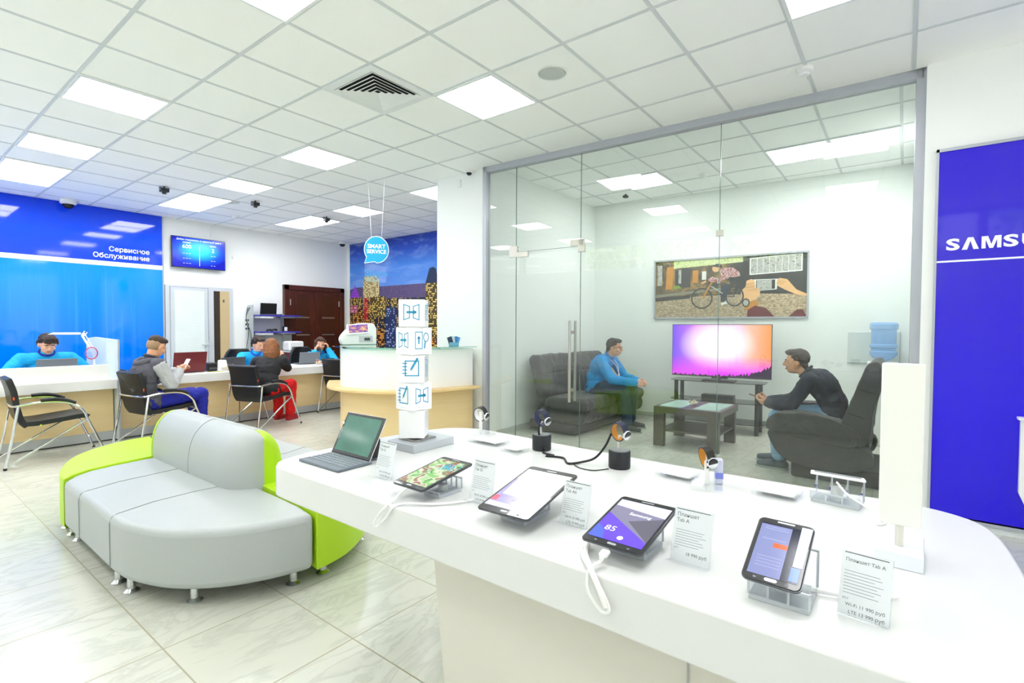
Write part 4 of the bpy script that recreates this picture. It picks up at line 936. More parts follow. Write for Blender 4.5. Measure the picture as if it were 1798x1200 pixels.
def scr_violet(t, a, b, c, d, z):
    W_, Hh = b - a, d - c; p = lambda u, v: (a + u * W_, c + v * Hh)
    quads(t, 'screen', [E('scr_lilac', '#b9b9e0'), E('scr_grey', '#706d84'), E('scr_violet', '#5a3fc4'), E('scr_dark', '#55525f'), E('scr_blue', '#4a5ae6'), E('scr_white', '#e9e9ff')],
          [([p(0, 0), p(1, 0), p(1, 1), p(0, 1)], 2), ([p(0, .82), p(1, .74), p(1, 1), p(0, 1)], 0), ([p(0, .62), p(0, .83), p(1, .75), p(1, .16), p(.98, .14)], 1), ([p(.45, .5), p(1, .74), p(1, .14)], 3), ([p(0, 0), p(.3, 0), p(.18, .2), p(0, .3)], 4)], z)
    q = M(); q.text('Samsung', W_ * .12, MX.Translation((a + W_ * .36, c + Hh * .66, z + .0005)), bold=.01); q.text('85', W_ * .22, MX.Translation((a + W_ * .16, c + Hh * .2, z + .0005)))
    qc = M(); qc.cyl((a + W_ * .55, c + Hh * .1, z + .0003), (a + W_ * .55, c + Hh * .1, z + .0006), W_ * .055); qc.build('screen_dot', MATS['scr_white'], t, smooth=False); o_ = q.build('screen_text', MATS['scr_white'], t, smooth=False)
def scr_messages(t, a, b, c, d, z):
    W_, Hh = b - a, d - c; p = lambda u, v: (a + u * W_, c + v * Hh)
    quads(t, 'screen', [E('scr_navy', '#10152c'), E('scr_slate', '#7277a0'), E('scr_orange', '#c65a38', .6), E('scr_pale', '#ccd6ee'), E('scr_bluephoto', '#3a62c4'), E('scr_line', '#8f93b4')],
          [([p(0, 0), p(1, 0), p(1, 1), p(0, 1)], 0), ([p(.0, .0), p(.66, 0), p(.66, .97), p(.0, .97)], 1), ([p(.36, .54), p(.66, .54), p(.66, .63), p(.36, .63)], 2), ([p(.84, .29), p(1.03, .29), p(1.06, 1.05), p(.84, 1.05)], 3), ([p(.82, .03), p(1, .03), p(1, .27), p(.82, .27)], 4)]
          + [([p(.1, v), p(.6, v), p(.6, v + .012), p(.1, v + .012)], 5) for v in (.88, .92, .68, .34, .28, .22, .16)], z)
def scr_photo(t, a, b, c, d, z):
    W_, Hh = b - a, d - c; p = lambda u, v: (a + u * W_, c + v * Hh)
    quads(t, 'screen', [E('scr_reflection', '#f7f9ff', .95), E('scr_mauve', '#8c86b4', .6), E('scr_red', '#d0566a', .6), E('scr_pale2', '#b7b9dc', .6), E('scr_grey2', '#77788c', .6)],  # the large white area paints a reflection lying over the screen
          [([p(0, 0), p(1, 0), p(1, 1), p(0, 1)], 0), ([p(0, .0), p(1, .0), p(1, .27), p(0, .30)], 1), ([p(.0, .0), p(1, 0), p(1, .09), p(0, .1)], 3), ([p(.62, .06), p(.95, .06), p(.98, .17), p(.8, .2), p(.6, .14)], 2), ([p(0, .12), p(.14, .12), p(.12, .24), p(0, .24)], 2), ([p(.4, .18), p(.6, .16), p(.62, .24), p(.45, .26)], 4), ([p(0, .3), p(.1, .29), p(.04, .7), p(0, .72)], 1)], z)
def street_mat():
    n = NT('scr_street'); a = n.noise(26, 3, n.map(scale=(1, 1, 1)), 1.0); return n.base(n.ramp(a, [(.3, '#2f5a2c'), (.42, '#6fa05a'), (.5, '#b7b6a2'), (.58, '#7d4c44'), (.68, '#4f7f3c'), (.8, '#c9cfc0')]), .12, emit=.28)
street = street_mat()
def scr_street(t, a, b, c, d, z):
    W_, Hh = b - a, d - c; q = M(); q.flat([(a, c), (b, c), (b, d), (a, d)], z); q.build('screen', street, t, smooth=False)
    q = M(); p = lambda u, v: (a + u * W_, c + v * Hh); q.line([p(.45, .62), p(.95, .68), p(.98, .92), p(.5, .86)], .0025, z + .0004, closed=True); q.text('80', W_ * .34, MX.Translation((*p(.5, .68), z + .0004)), bold=.02); q.build('screen_sign', E('scr_teal', '#2a8ea8', .6), t, smooth=False)

def stand(l, x, y, w_, dp, h, name='tablet_stand', rz=0, lip=True):
    t = thing(name, l, 'device stand', (x, y, TZ), rz)
    q = M(); q.add([(-dp / 2, -w_ / 2, 0), (dp / 2, -w_ / 2, 0), (dp / 2, w_ / 2, 0), (-dp / 2, w_ / 2, 0), (-dp / 2, -w_ / 2, .010), (dp / 2, -w_ / 2, .010), (dp / 2, w_ / 2, .010), (-dp / 2, w_ / 2, .010)], [(3, 2, 1, 0), (4, 5, 6, 7), (0, 1, 5, 4), (1, 2, 6, 5), (2, 3, 7, 6), (3, 0, 4, 7)])
    q.build('base_plate', acrylic_edge, t, bevel=.002)
    q = M(); q.box(-dp / 2, -dp / 2 + .004, -w_ / 2, w_ / 2, .0101, h * .45); q.box(dp / 2 - .004, dp / 2, -w_ / 2, w_ / 2, .0101, h)
    for s in (-w_ / 2 + .002, -w_ / 6, w_ / 6, w_ / 2 - .002): q.prism([(-dp / 2 + .004, .0101), (dp / 2 - .004, .0101), (dp / 2 - .004, h), (-dp / 2 + .004, h * .45)], -.0015, .0015, T=basis((0, s, 0), (1, 0, 0), (0, 0, 1)))
    q.build('clear_body', acrylic, t, smooth=False)
    for sx, hh in ((-1, h * .45), (1, h)):
        q = M()
        for yy_ in (-w_ / 2, -w_ / 6, w_ / 6, w_ / 2): q.box(sx * dp / 2 - .002, sx * dp / 2 + .002, yy_ - .002, yy_ + .002, .0101, hh)
        q.box(sx * dp / 2 - .0022, sx * dp / 2 + .0022, -w_ / 2, w_ / 2, hh - .004, hh)
        q.build('edges', acrylic_edge, t, smooth=False)
    q = M(); q.cyl((0, 0, .0101), (0, 0, h * .66), .016); q.build('sensor_puck', MATS['light_grey_plastic'], t)
    return t
#TABS
TAB = [('black tablet with green street picture, second from the far end', (1.02, 1.188, .858), -.03, .17, .142, 1.56, scr_street),
       ('black tablet with white reflection painted over its screen and red photo strip', (1.026, .824, .856), .03, .20, .167, 1.62, scr_photo),
       ('black tablet with violet and grey screen, white plug at its lower edge', (1.027, .513, .853), -.02, .20, .150, 1.46, scr_violet),
       ('black tablet with grey message screen and an orange box, nearest the camera end', (1.045, .191, .863), -.04, .50, .103, 1.56, scr_messages)]
for (l, o, yw, ti, w_, asp, sc_) in TAB: tablet(l, o, yw, ti, w_, asp, sc_)
stand('low clear stand under the tablet with the green street picture', 1.14, 1.155, .07, .10, .045)
stand('clear stand under the tablet with the white reflection', 1.14, .83, .08, .12, .050)
stand('clear stand under the violet tablet', 1.14, .50, .09, .11, .050)
stand('clear stand with three chambers under the message-screen tablet', 1.12, .18, .105, .11, .085)

# keyboard tablet
t = thing('keyboard_tablet', 'tablet with attached dark keyboard at the far corner of the table', 'tablet', (1.135, 1.745, TZ))
q = M(); q.box(-.075, .075, -.135, .13, .001, .010); q.build('keyboard', mat('keyboard_grey', '#6d7780', .5), t, bevel=.003)
q = M()
for r_ in range(5):
    for c_ in range(12): q.box(-.038 + r_ * .0205, -.022 + r_ * .0205, -.128 + c_ * .0208, -.111 + c_ * .0208, .0095, .0118)
o = q.build('keys', mat('keys_grey', '#8b959d', .5), t); o['kind'] = 'stuff'
tl = R(62); TT = basis((.065, -.002, .012), (0, -1, 0), (cos(tl), 0, sin(tl)))
q = M(TT); q.box(-.126, .126, 0, .176, -.008, 0); sb = q.build('display', slate, t, bevel=.003)
q = M(TT); q.box(-.127, .127, -.001, .177, -.006, -.0025); q.build('rim', white_matt, sb, bevel=.002)
def kscr():
    n = NT('scr_green'); x, y, z = n.xyz(); a = n.noise(6, 3); return n.base(n.mix(a, '#2c5a4c', '#4d7f70'), .08, emit=.12)
q = M(TT); q.box(-.112, .112, .014, .164, .0003, .0009); q.build('screen', kscr(), sb, smooth=False)
q = M(TT); q.text('SAMSUNG', .011, basis((-.119, .11, .0006), (0, -1, 0), (1, 0, 0)), bold=.01); q.build('brand', mat('silver_print', '#c2c6cc', .4), sb, smooth=False)
q = M(TT); q.ell((-.122, .125, .002), (.006, .006, .004), n=10); q.build('security_button', white_matt, sb)
q = M(); q.prism([(.07, .012), (.155, .011), (.135, .10)], -.1, .1, T=basis((0, 0, 0), (1, 0, 0), (0, 0, 1))); q.build('kickstand', black_plastic, t)

# price cards
ink = mat('grey_ink', '#8f9499', .6); ink2 = mat('dark_ink', '#4b4f54', .6); paper = mat('card_paper', '#fbfcfc', .6, var=0)
def card(l, x, y, tilt, w_, h, title, prices, rz=0):
    t = thing('price_card', l, 'price card'); f_ = V((cos(rz), sin(rz), 0)); t.matrix_world = basis((x, y, TZ + .001), (sin(rz), -cos(rz), 0), f_ * cos(tilt) + V((0, 0, sin(tilt))))
    q = M(); q.box(-w_ / 2 - .002, w_ / 2 + .002, .0005, h, -.002, -.0008); q.box(-w_ / 2 - .002, w_ / 2 + .002, .0005, h, .0008, .002); q.build('clear_holder', acrylic, t, smooth=False)
    q = M(); q.box(-w_ / 2, w_ / 2, .002, h - .001, -.0006, .0006); q.build('paper', paper, t, smooth=False)
    q = M(); Tt = lambda u, v: MX.Translation((u, v, .0009))
    q.line([(-w_ / 2 + .005, h * .965), (w_ / 2 - .006, h * .965)], .0016, .0009, 1)
    for k, s in enumerate(title): q.text(s, .0115 if len(s) < 9 else .0088, Tt(-w_ / 2 + .006, h * .965 - .0155 - .0125 * k), 1)
    y0 = h * .965 - .020 - .0125 * len(title); rn = random.Random(int(x * 999 + y * 77)); k = 0
    while y0 - k * .0056 > h * .30:
        v = y0 - k * .0056; q.line([(-w_ / 2 + .006, v), (-w_ / 2 + .006 + (w_ - .013) * (.7 + .3 * rn.random()), v)], .0009, .0009, 0); k += 1
    q.text('РСТ', .005, Tt(-w_ / 2 + .006, h * .24), 1)
    for k, s in enumerate(prices): q.text(s, .0098 if len(s) < 14 else .0083, Tt(w_ / 2 - .006, h * .15 - .0125 * k), 1, align='RIGHT')
    q.build('print', [ink, ink2], t, smooth=False)
    q = M(); q.box(-w_ / 2 - .002, w_ / 2 + .002, 0, .003, -.002, .03); q.build('foot', acrylic, t)
card('clear price card between the keyboard tablet and the street-picture tablet', 1.118, 1.43, 1.35, .088, .125, ['Планшет', 'Tab S2'], ['Wi-Fi 29 990 руб', 'LTE 32 990 руб'])
card('clear price card between the street-picture tablet and the white-reflection tablet', 1.140, 1.00, 1.35, .085, .125, ['Планшет', 'Tab S2'], ['Wi-Fi 24 990 руб', 'LTE 29 990 руб'])
card('clear price card between the white-reflection tablet and the violet tablet', 1.162, .69, 1.3, .082, .115, ['Планшет', 'Tab A6'], ['Wi-Fi 15 990 руб', 'LTE 19 990 руб'])
card('clear price card right of the violet tablet, showing 18 990 руб', 1.130, .37, 1.3, .085, .120, ['Планшет', 'Tab A'], ['18 990 руб'])
card('clear price card nearest the camera, one-line title and two prices', 1.108, .050, 1.2, .078, .115, ['Планшет Tab A'], ['Wi-Fi 11 990 руб', 'LTE 13 990 руб'], -.1)

# cube tower
ci = mat('cyan_icon', '#2f9fc8', .5, var=.01)
def icon(q, k, s, T):
    L = lambda pts, wd=.035, cl=False: q.line([(x * s, y * s) for x, y in pts], wd * s, 0, 0, T, cl)
    if k == 'transfer':
        L([(-.32, -.3), (-.32, .34), (-.08, .26), (-.08, -.22)], cl=True); L([(.32, -.3), (.32, .34), (.08, .26), (.08, -.22)], cl=True); L([(-.16, .02), (.16, .02)], .09); q.add([(.1 * s, -.07 * s, 0), (.22 * s, .02 * s, 0), (.1 * s, .11 * s, 0)], [(0, 1, 2)], 0, T)
    elif k == 'search':
        L([(-.34, -.34), (.02, -.34), (.02, .36), (-.34, .36)], cl=True); L([(-.16, -.1), (-.16, .14)], .07); q.add([(-.26 * s, .08 * s, 0), (-.06 * s, .08 * s, 0), (-.16 * s, .2 * s, 0)], [(0, 1, 2)], 0, T)
        L([(.22 + .13 * cos(a), .14 + .18 * sin(a)) for a in [k_ * pi / 9 for k_ in range(18)]], cl=True); L([(.18, -.05), (.14, -.3)], .07)
    else:
        L([(-.26, -.3), (.3, -.3), (.3, .32), (-.26, .32)], .045, True)
        for v in (-.2, -.06, .08, .22): L([(-.36, v), (-.2, v)], .04)
        L([(.02, .02), (.24, .4)], .09); L([(-.02, -.06), (.0, .0)], .05)
t = thing('cube_tower', 'tower of five white cubes with cyan line icons on the display table', 'display tower', (1.50, 1.70, TZ))
S_ = .1182; zt = .050
q = M(); q.cyl((0, 0, .0), (0, 0, .06), .02); q.build('stem', steel, t)
faces = [(MX.Rotation(R(128), 4, 'Z'), [None, None, None, None]), (MX.Rotation(R(86), 4, 'Z'), ['note', 'transfer', 'search', 'note']), (MX.Rotation(R(128), 4, 'Z'), ['note', 'search', 'transfer', 'note']),
         (MX.Rotation(R(86), 4, 'Z'), ['transfer', 'search', 'note', 'transfer']), (MX.Rotation(R(128), 4, 'Z'), ['transfer', 'note', 'search', 'transfer'])]
# a cube's first face looks along (cos,sin) of its angle + 90 degrees
for k, (rot, ic) in enumerate(faces):
    z = zt + k * (S_ + .0015); h = .0555
    q = M(MX.Translation((0, 0, z)) @ rot); q.box(-h, h, -h, h, 0, S_); cb = q.build('cube', white_gloss, t, bevel=.003)
    if ic[0]:
        q = M(MX.Translation((0, 0, z)) @ rot)
        for n_ in range(4):
            a = MX.Rotation(n_ * pi / 2, 4, 'Z'); T = a @ basis((0, h + .0006, S_ * .52), (-1, 0, 0), (0, 0, 1)); icon(q, ic[n_], S_ * .86, T)
            for v in (-.42,): q.line([(-.2 * S_, v * S_), (.12 * S_, v * S_)], .0016, 0, 1, T)
        q.build('icons', [ci, mat('pale_ink', '#cfdde6', .6)], cb, smooth=False)
o = stand('thick clear and steel plinth under the cube tower', 1.545, 1.69, .16, .22, .045, name='display_plinth')
for c in list(o.children): bpy.data.objects.remove(c)
q = M(); q.box(-.13, .11, -.085, .085, .0, .036); q.build('block', acrylic_edge, o, bevel=.003); q = M(); q.box(-.09, .03, -.05, .06, .0361, .045); q.build('steel_plate', steel, o, bevel=.001)

# watches
def watch(l, x, y, rz, inner, kind='black', s=1.0):
    bs = thing('watch_stand', {'black': 'black round stand under the ', 'white': 'white post stand under the '}[kind] + l.replace(' on black round stand', '').replace(' on a white post', '').replace(', nearest the acrylic phone stand', '').replace(' on the far end of the table', ''), 'watch stand', (x, y, TZ), rz)
    if kind == 'black':
        q = M(); q.lathe([(.039, 0), (.041, .004), (.041, .062), (.039, .066)], 32); q.build('base', mat('stand_black', '#232529', .5), bs)
        q = M(); q.lathe([(.0, .0661), (.037, .0661), (.0365, .069), (0, .069)], 32); q.build('steel_top', mat('grey_metal_top', '#83868a', .3, .7), bs)
        q = M(); q.tube(catmull([(.012, 0, .066), (.014, 0, .10), (.008, 0, .118), (-.006, 0, .122)], 5), .0035, 8); q.build('post', white_matt, bs)
        zc = .138
    else:
        q = M(); q.box(-.07, .07, -.05, .05, .0, .008); q.build('plate', acrylic, bs, bevel=.002)
        q = M(); q.tube([(0, 0, .008), (0, 0, .085)], .008, 8); q.box(-.012, .012, -.004, .004, .05, .11); q.build('post', white_matt, bs); zc = .098
    t = thing('smartwatch', l, 'smartwatch', (x, y, TZ + zc), rz)
    n = 28; ring = [(.030 * cos(2 * pi * k / n), 0, .036 * sin(2 * pi * k / n)) for k in range(n)]
    def band(r0, r1, wd):
        wd *= 1.35; r1 += .0015
        q = M(MX.Rotation(R(-28), 4, 'Y') @ MX.Rotation(.5, 4, 'Z')); vs = []; fs = []
        for k in range(n):
            a = 2 * pi * k / n
            for (r, yy_) in ((r1, -wd), (r1, wd), (r0, wd), (r0, -wd)): vs.append((r * cos(a) * .88, yy_, r * sin(a)))
        for k in range(n):
            for j in range(4): A = k * 4; B = (k + 1) % n * 4; fs.append((A + j, A + (j + 1) % 4, B + (j + 1) % 4, B + j))
        q.add(vs, fs); return q
    band(.034, .037, .010).build('strap', mat('strap_navy', '#1f2540', .45) if kind == 'black' else mat('strap_black', '#23201e', .45), t, bevel=.001)
    band(.0325, .0338, .0095).build('lining', inner, t)
    q = M(MX.Rotation(R(-28), 4, 'Y') @ MX.Rotation(.5, 4, 'Z')); q.cyl((-.031, 0, 0.004), (-.040, 0, .006), .019, n=28); q.build('case', chrome, t, bevel=.002)
    q = M(MX.Rotation(R(-28), 4, 'Y') @ MX.Rotation(.5, 4, 'Z')); q.cyl((-.0402, 0, .006), (-.0408, 0, .006), .016, n=28); q.build('dial', black_plastic, t)
    return t
tan = mat('tan_lining', '#c98a2e', .5, var=.15); navy = mat('navy_lining', '#2b3560', .4)
watch('watch with dark blue strap, second from the pillar', 1.815, 1.235, .9, navy); watch('watch with tan lining on black round stand, third from the pillar', 1.765, .845, .8, tan)
watch('watch with white face on the far end of the table, nearest the pillar', 1.90, 1.66, 1.2, white_matt, 'white'); watch('watch with black strap and tan lining on a white post, nearest the acrylic phone stand', 1.74, .515, .3, tan, 'white')
def cable(name, l, pts, r, m_, cat='cable', n=6):
    q = M(); q.tube(catmull(pts, n), r, 8); return tag(q.build(name, m_), l, cat)
cable('security_cable', 'black security cable of the dark blue watch', [(1.815, 1.24, .95), (1.79, 1.235, .92), (1.785, 1.22, .86), (1.79, 1.20, .83), (1.76, 1.19, .824), (1.75, 1.13, .824)], .0045, black_plastic)
cable('security_cable', 'black security cable curling left of the tan-lined watch', [(1.745, .87, .95), (1.735, .89, .90), (1.73, .93, .85), (1.72, .98, .828), (1.68, 1.02, .824), (1.74, 1.08, .824), (1.72, 1.15, .824)], .0045, black_plastic)
cable('security_cable', 'thin black wire loop lying between the two black watch stands', [(1.70, 1.01, .8225), (1.66, .96, .8225), (1.66, .90, .8225), (1.715, .865, .8225)], .002, black_plastic)
t = thing('boxed_accessory', 'small lilac and white boxed accessory beside the nearest watch', 'box', (1.79, .49, TZ + .0015), .4); q = M(); q.box(-.016, .016, -.012, .012, 0, .085); q.build('box', mat('lilac_plastic', '#d9dcf4', .25, alpha=.85), t, bevel=.005); q = M(); q.box(-.0165, .0165, -.0125, .0125, .02, .04); q.build('label', mat('blue_label', '#7f8be0', .4), t)

# clear phone stand with a white phone
t = stand('clear chambered stand carrying the white phone, near the tall white slab', 1.815, .152, .125, .07, .075, name='phone_stand', rz=-.12)
t = thing('smartphone', 'white smartphone lying tilted on the clear chambered stand', 'phone'); t.matrix_world = basis((1.815, .152, TZ + .083), (.1, -1, -.04), (1, .1, -.16))
q = M(); q.box(-.07, .07, -.034, .034, -.004, .004); q.build('body', white_matt, t, bevel=.003); q = M(); q.box(-.06, .06, -.03, .03, .0041, .0046); q.build('screen', mat('off_screen', '#d9dde2', .1), t)
cable('charging_cable', 'white cable hanging from the white smartphone to the table', [(1.775, .15, .895), (1.75, .12, .87), (1.73, .06, .84), (1.70, .03, .8245), (1.67, .05, .8245)], .003, white_matt)
t = thing('price_label_block', 'low clear label block between the nearest watch and the phone stand', 'label block', (1.79, .31, TZ), -.05); q = M(); q.box(-.055, .055, -.065, .065, 0, .014); q.build('block', acrylic, t, bevel=.002); q = M(); q.box(-.045, .045, -.055, .055, .0142, .0148); q.build('label', paper, t)
t = thing('price_label_block', 'low clear label block left of the nearest watch, with violet dots', 'label block', (1.79, .63, TZ), -.05); q = M(); q.box(-.055, .055, -.065, .065, 0, .014); q.build('block', acrylic, t, bevel=.002); q = M(); q.box(-.045, .045, -.055, .055, .0142, .0148); q.build('label', paper, t); q = M(); q.cyl((-.05, .04, .0143), (-.05, .04, .015), .004, n=12); q.cyl((-.05, .02, .0143), (-.05, .02, .015), .004, n=12); q.build('dots', MATS['blue_label'], t)
t = thing('price_label_block', 'low clear label block by the watch nearest the pillar', 'label block', (1.77, 1.50, TZ), -.05); q = M(); q.box(-.05, .05, -.09, .09, 0, .014); q.build('block', acrylic, t, bevel=.002); q = M(); q.box(-.04, .04, -.08, .08, .0142, .0148); q.build('label', paper, t)
t = thing('price_label_block', 'low clear label block left of the dark blue watch', 'label block', (1.72, 1.31, TZ), -.05); q = M(); q.box(-.04, .04, -.05, .05, 0, .014); q.build('block', acrylic, t, bevel=.002); q = M(); q.box(-.03, .03, -.04, .04, .0142, .0148); q.build('label', paper, t)

# tall blank slab on its base
t = thing('display_slab', 'tall blank white display slab on a post and block, right side of the table', 'display stand', (1.45, .0, TZ), -.03)
q = M(); q.box(-.05, .09, -.045, .045, 0, .036); q.build('base', mat('milky_base', '#eceff7', .3), t, bevel=.003)
q = M(); q.cyl((0, 0, .036), (0, 0, .12), .008); q.build('post', warm_white, t)
q = M(); q.box(-.012, .012, -.039, .039, .085, .452); q.build('slab', mat('slab_white', '#f3f2ec', .45, var=.01), t, bevel=.003)
# white cables
cable('charging_cable', 'white cable loop hanging over the table edge by the street-picture tablet', [(1.02, 1.19, .858), (1.005, 1.195, .85), (.985, 1.205, .83), (.955, 1.225, .80), (.945, 1.25, .76), (.95, 1.24, .75), (.956, 1.21, .78), (.975, 1.17, .825), (1.05, 1.08, .826), (1.13, 1.03, .826), (1.2, 1.04, .826)], .0035, white_matt)
cable('charging_cable', 'white cable loop hanging over the table edge by the violet tablet', [(1.0, .512, .853), (.99, .51, .85), (.985, .515, .84), (.965, .53, .825), (.95, .525, .79), (.95, .495, .755), (.95, .475, .76), (.953, .49, .79), (.965, .53, .828), (1.02, .58, .827), (1.08, .60, .827)], .0038, white_matt)
cable('charging_cable', 'thick white sheath of the violet tablet loop', [(1.07, .592, .829), (1.02, .57, .829), (.968, .53, .829), (.952, .50, .80), (.95, .482, .765)], .0065, mat('cable_sheath', '#f4f4f0', .5))
cable('charging_cable', 'pair of white cables running right of the message-screen tablet', [(1.16, .15, .826), (1.17, .11, .826), (1.19, .05, .826), (1.24, .0, .826)], .004, white_matt)
t = thing('charging_plug', 'white plug at the lower edge of the violet tablet', 'plug'); t.matrix_world = basis((1.014, .513, .850), (0, -1, 0), (1, 0, .19)); q = M(); q.box(-.010, .010, -.022, .0, .0, .009); q.build('housing', white_matt, t, bevel=.003); q = M(); q.cyl((0, -.03, .0045), (0, -.022, .0045), .004); q.build('strain_relief', white_matt, t)

# ------------------------------------------------------------------ glass room
W0, W1 = V((7.34, 3.97, 0)), V((7.62, 0, 0)); wd_ = (W1 - W0).normalized(); WT = basis(W0, wd_, (0, 0, 1))   # x along the wall, y up, z out of the wall
def poster_mats():
    def pm(name, stops, sc, dist=0.5, mp=(1, 1, 1)):
        n = NT(name); a = n.noise(sc, 4, n.map(scale=mp), dist, .6); return n.base(n.ramp(a, stops), .5)
    return [pm('poster_cobbles', [(.3, '#7d6850'), (.5, '#b8a282'), (.7, '#e0cda8')], 30, 0, (1, 2.2, 1)), pm('poster_street', [(.3, '#2e2b22'), (.5, '#6b5a3a'), (.62, '#a8823e'), (.8, '#4f5a34')], 5, .5), pm('poster_leaves', [(.3, '#8fae4c'), (.5, '#e6ecb4'), (.7, '#b6c96c')], 26),
            mat('poster_black', '#3a3a38', .5, var=.3), mat('poster_kerb', '#8d8a78', .5, var=.2), pm('poster_plaid', [(.4, '#a83a3e'), (.5, '#ead0cc'), (.6, '#7c2430')], 34, 0, (1.6, 1, 1)), mat('poster_jeans', '#2f3d4e', .5, var=.3), mat('poster_skin', '#ecbb84', .5, var=.1), mat('poster_white', '#f0f0ea', .5),
            pm('poster_board', [(.35, '#6e6e68'), (.5, '#c9c9c2'), (.7, '#8b8b84')], 40), mat('poster_maroon', '#6b2328', .5, var=.3), mat('poster_orange', '#c98a34', .5, var=.3), mat('poster_green', '#7d9a2a', .5, var=.3)]
t = thing('framed_poster', 'wide framed photo print of a cyclist and hands holding a phone', 'poster'); t.matrix_world = WT @ MX.Translation((.97, 1.485, 0))
PW, PH = 2.02, .87
q = M(); q.box(-.0, PW, 0, .022, .002, .03); q.box(0, PW, PH - .022, PH, .002, .03); q.box(0, .022, 0, PH, .002, .03); q.box(PW - .022, PW, 0, PH, .002, .03); q.build('frame', alu_frame, t)
q = M(); q.box(.02, PW - .02, .02, PH - .02, .003, .012); q.build('backing', poster_mats()[3], t); PM = [MATS[k] for k in ('poster_cobbles', 'poster_street', 'poster_leaves', 'poster_black', 'poster_kerb', 'poster_plaid', 'poster_jeans', 'poster_skin', 'poster_white', 'poster_board', 'poster_maroon', 'poster_orange', 'poster_green')]
q = M(); zc_ = [.0125]
def F(poly, mi): zc_[0] += .0001; q.flat([(x - .97, y - 1.485) for x, y in poly], zc_[0], mi)
def Cc(cx, cy, rx, ry, mi, n=28): F([(cx + rx * cos(2 * pi * k / n), cy + ry * sin(2 * pi * k / n)) for k in range(n)], mi)
x0, x1, y0, y1 = .99, 2.97, 1.505, 2.335
F([(x0, y0), (x1, y0), (x1, 1.83), (x0, 1.80)], 0); F([(x0, 1.75), (2.2, 1.86), (2.2, y1), (x0, y1)], 1); F([(2.1, 1.83), (x1, 1.80), (x1, y1), (2.1, y1)], 3)
F([(1.26, 2.22), (2.2, 2.26), (2.2, y1), (1.26, y1)], 2); F([(x0, 1.8), (2.1, 1.9), (2.1, 1.93), (x0, 1.84)], 4); F([(x0, 1.74), (1.5, 1.78), (1.5, 1.83), (x0, 1.79)], 3)
F([(1.02, 1.98), (1.09, 1.98), (1.09, 2.28), (1.02, 2.28)], 9); F([(1.14, 1.92), (1.24, 1.92), (1.26, 2.25), (1.16, 2.25)], 11); F([(1.28, 1.94), (1.5, 1.94), (1.5, 2.2), (1.28, 2.2)], 3); F([(1.33, 2.0), (1.37, 2.0), (1.37, 2.2), (1.33, 2.2)], 9); F([(1.53, 2.0), (1.61, 2.0), (1.61, 2.18), (1.53, 2.18)], 11); F([(1.66, 2.04), (1.72, 2.04), (1.72, 2.16), (1.66, 2.16)], 8); F([(1.24, 1.92), (1.38, 1.93), (1.34, 1.97), (1.28, 1.97)], 12)
F([(2.285, 2.075), (2.915, 2.10), (2.915, 2.33), (2.285, 2.305)], 8); F([(2.30, 2.09), (2.90, 2.115), (2.90, 2.32), (2.30, 2.295)], 9)
for k in range(1, 8): F([(2.30 + k * .075, 2.09), (2.306 + k * .075, 2.09), (2.306 + k * .075, 2.31), (2.30 + k * .075, 2.31)], 8)
def ringp(cx, cy, rx, ry, w_, mi):
    n = 36
    for k in range(n):
        a, b = 2 * pi * k / n, 2 * pi * (k + 1) / n
        q.add([(cx + rx * cos(a) - .97, cy + ry * sin(a) - 1.485, .0175), (cx + rx * cos(b) - .97, cy + ry * sin(b) - 1.485, .0175), (cx + (rx - w_) * cos(b) - .97, cy + (ry - w_) * sin(b) - 1.485, .0175), (cx + (rx - w_) * cos(a) - .97, cy + (ry - w_) * sin(a) - 1.485, .0175)], [(0, 1, 2, 3)], mi)
ringp(1.663, 1.775, .15, .15, .022, 3); ringp(2.10, 1.79, .12, .14, .02, 3)
def Ln(pts, wd, mi): zc_[0] += .0001; q.line([(x - .97, y - 1.485) for x, y in pts], wd, zc_[0] + .005, mi)
for a in range(6): Ln([(1.663, 1.775), (1.663 + .13 * cos(a), 1.775 + .13 * sin(a))], .003, 9); Ln([(2.10, 1.79), (2.10 + .11 * cos(a), 1.79 + .12 * sin(a))], .003, 9)
Ln([(1.68, 1.78), (1.76, 1.93), (1.80, 2.0)], .022, 11); Ln([(1.78, 1.95), (1.94, 1.84)], .016, 9); Ln([(1.78, 1.95), (1.98, 1.98), (2.10, 1.79), (1.94, 1.80)], .012, 3)
F([(1.90, 2.16), (1.96, 2.20), (2.08, 2.19), (2.16, 2.12), (2.17, 2.07), (2.05, 2.05), (1.95, 2.03), (1.90, 1.98), (1.86, 1.98), (1.92, 2.08)], 5); F([(1.74, 2.04), (1.80, 2.08), (1.92, 2.04), (1.88, 2.0), (1.78, 2.0)], 5)
F([(2.02, 2.06), (2.17, 2.06), (2.12, 1.98), (2.03, 1.86), (1.98, 1.86), (2.04, 1.98)], 3); F([(1.92, 1.96), (2.02, 1.96), (1.98, 1.72), (1.92, 1.72)], 6); F([(1.92, 1.70), (2.02, 1.74), (2.02, 1.70), (1.93, 1.665)], 8)
Cc(1.85, 2.19, .05, .05, 7); F([(1.80, 2.22), (1.86, 2.26), (1.92, 2.24), (1.94, 2.19), (1.86, 2.21)], 3); F([(1.65, 2.0), (1.72, 2.03), (1.72, 2.0), (1.66, 1.98)], 7)
F([(2.333, 1.855), (2.62, 1.87), (2.635, 2.01), (2.333, 2.012)], 8); F([(2.37, 1.865), (2.60, 1.878), (2.60, 2.002), (2.37, 2.0)], 3); F([(2.38, 1.87), (2.56, 1.88), (2.56, 1.998), (2.38, 1.995)], 9)
F([(2.25, 2.0), (2.31, 2.02), (2.35, 2.0), (2.36, 1.90), (2.42, 1.88), (2.42, 1.80), (2.36, 1.74), (2.26, 1.70), (2.19, 1.74), (2.18, 1.86), (2.24, 1.92)], 7)
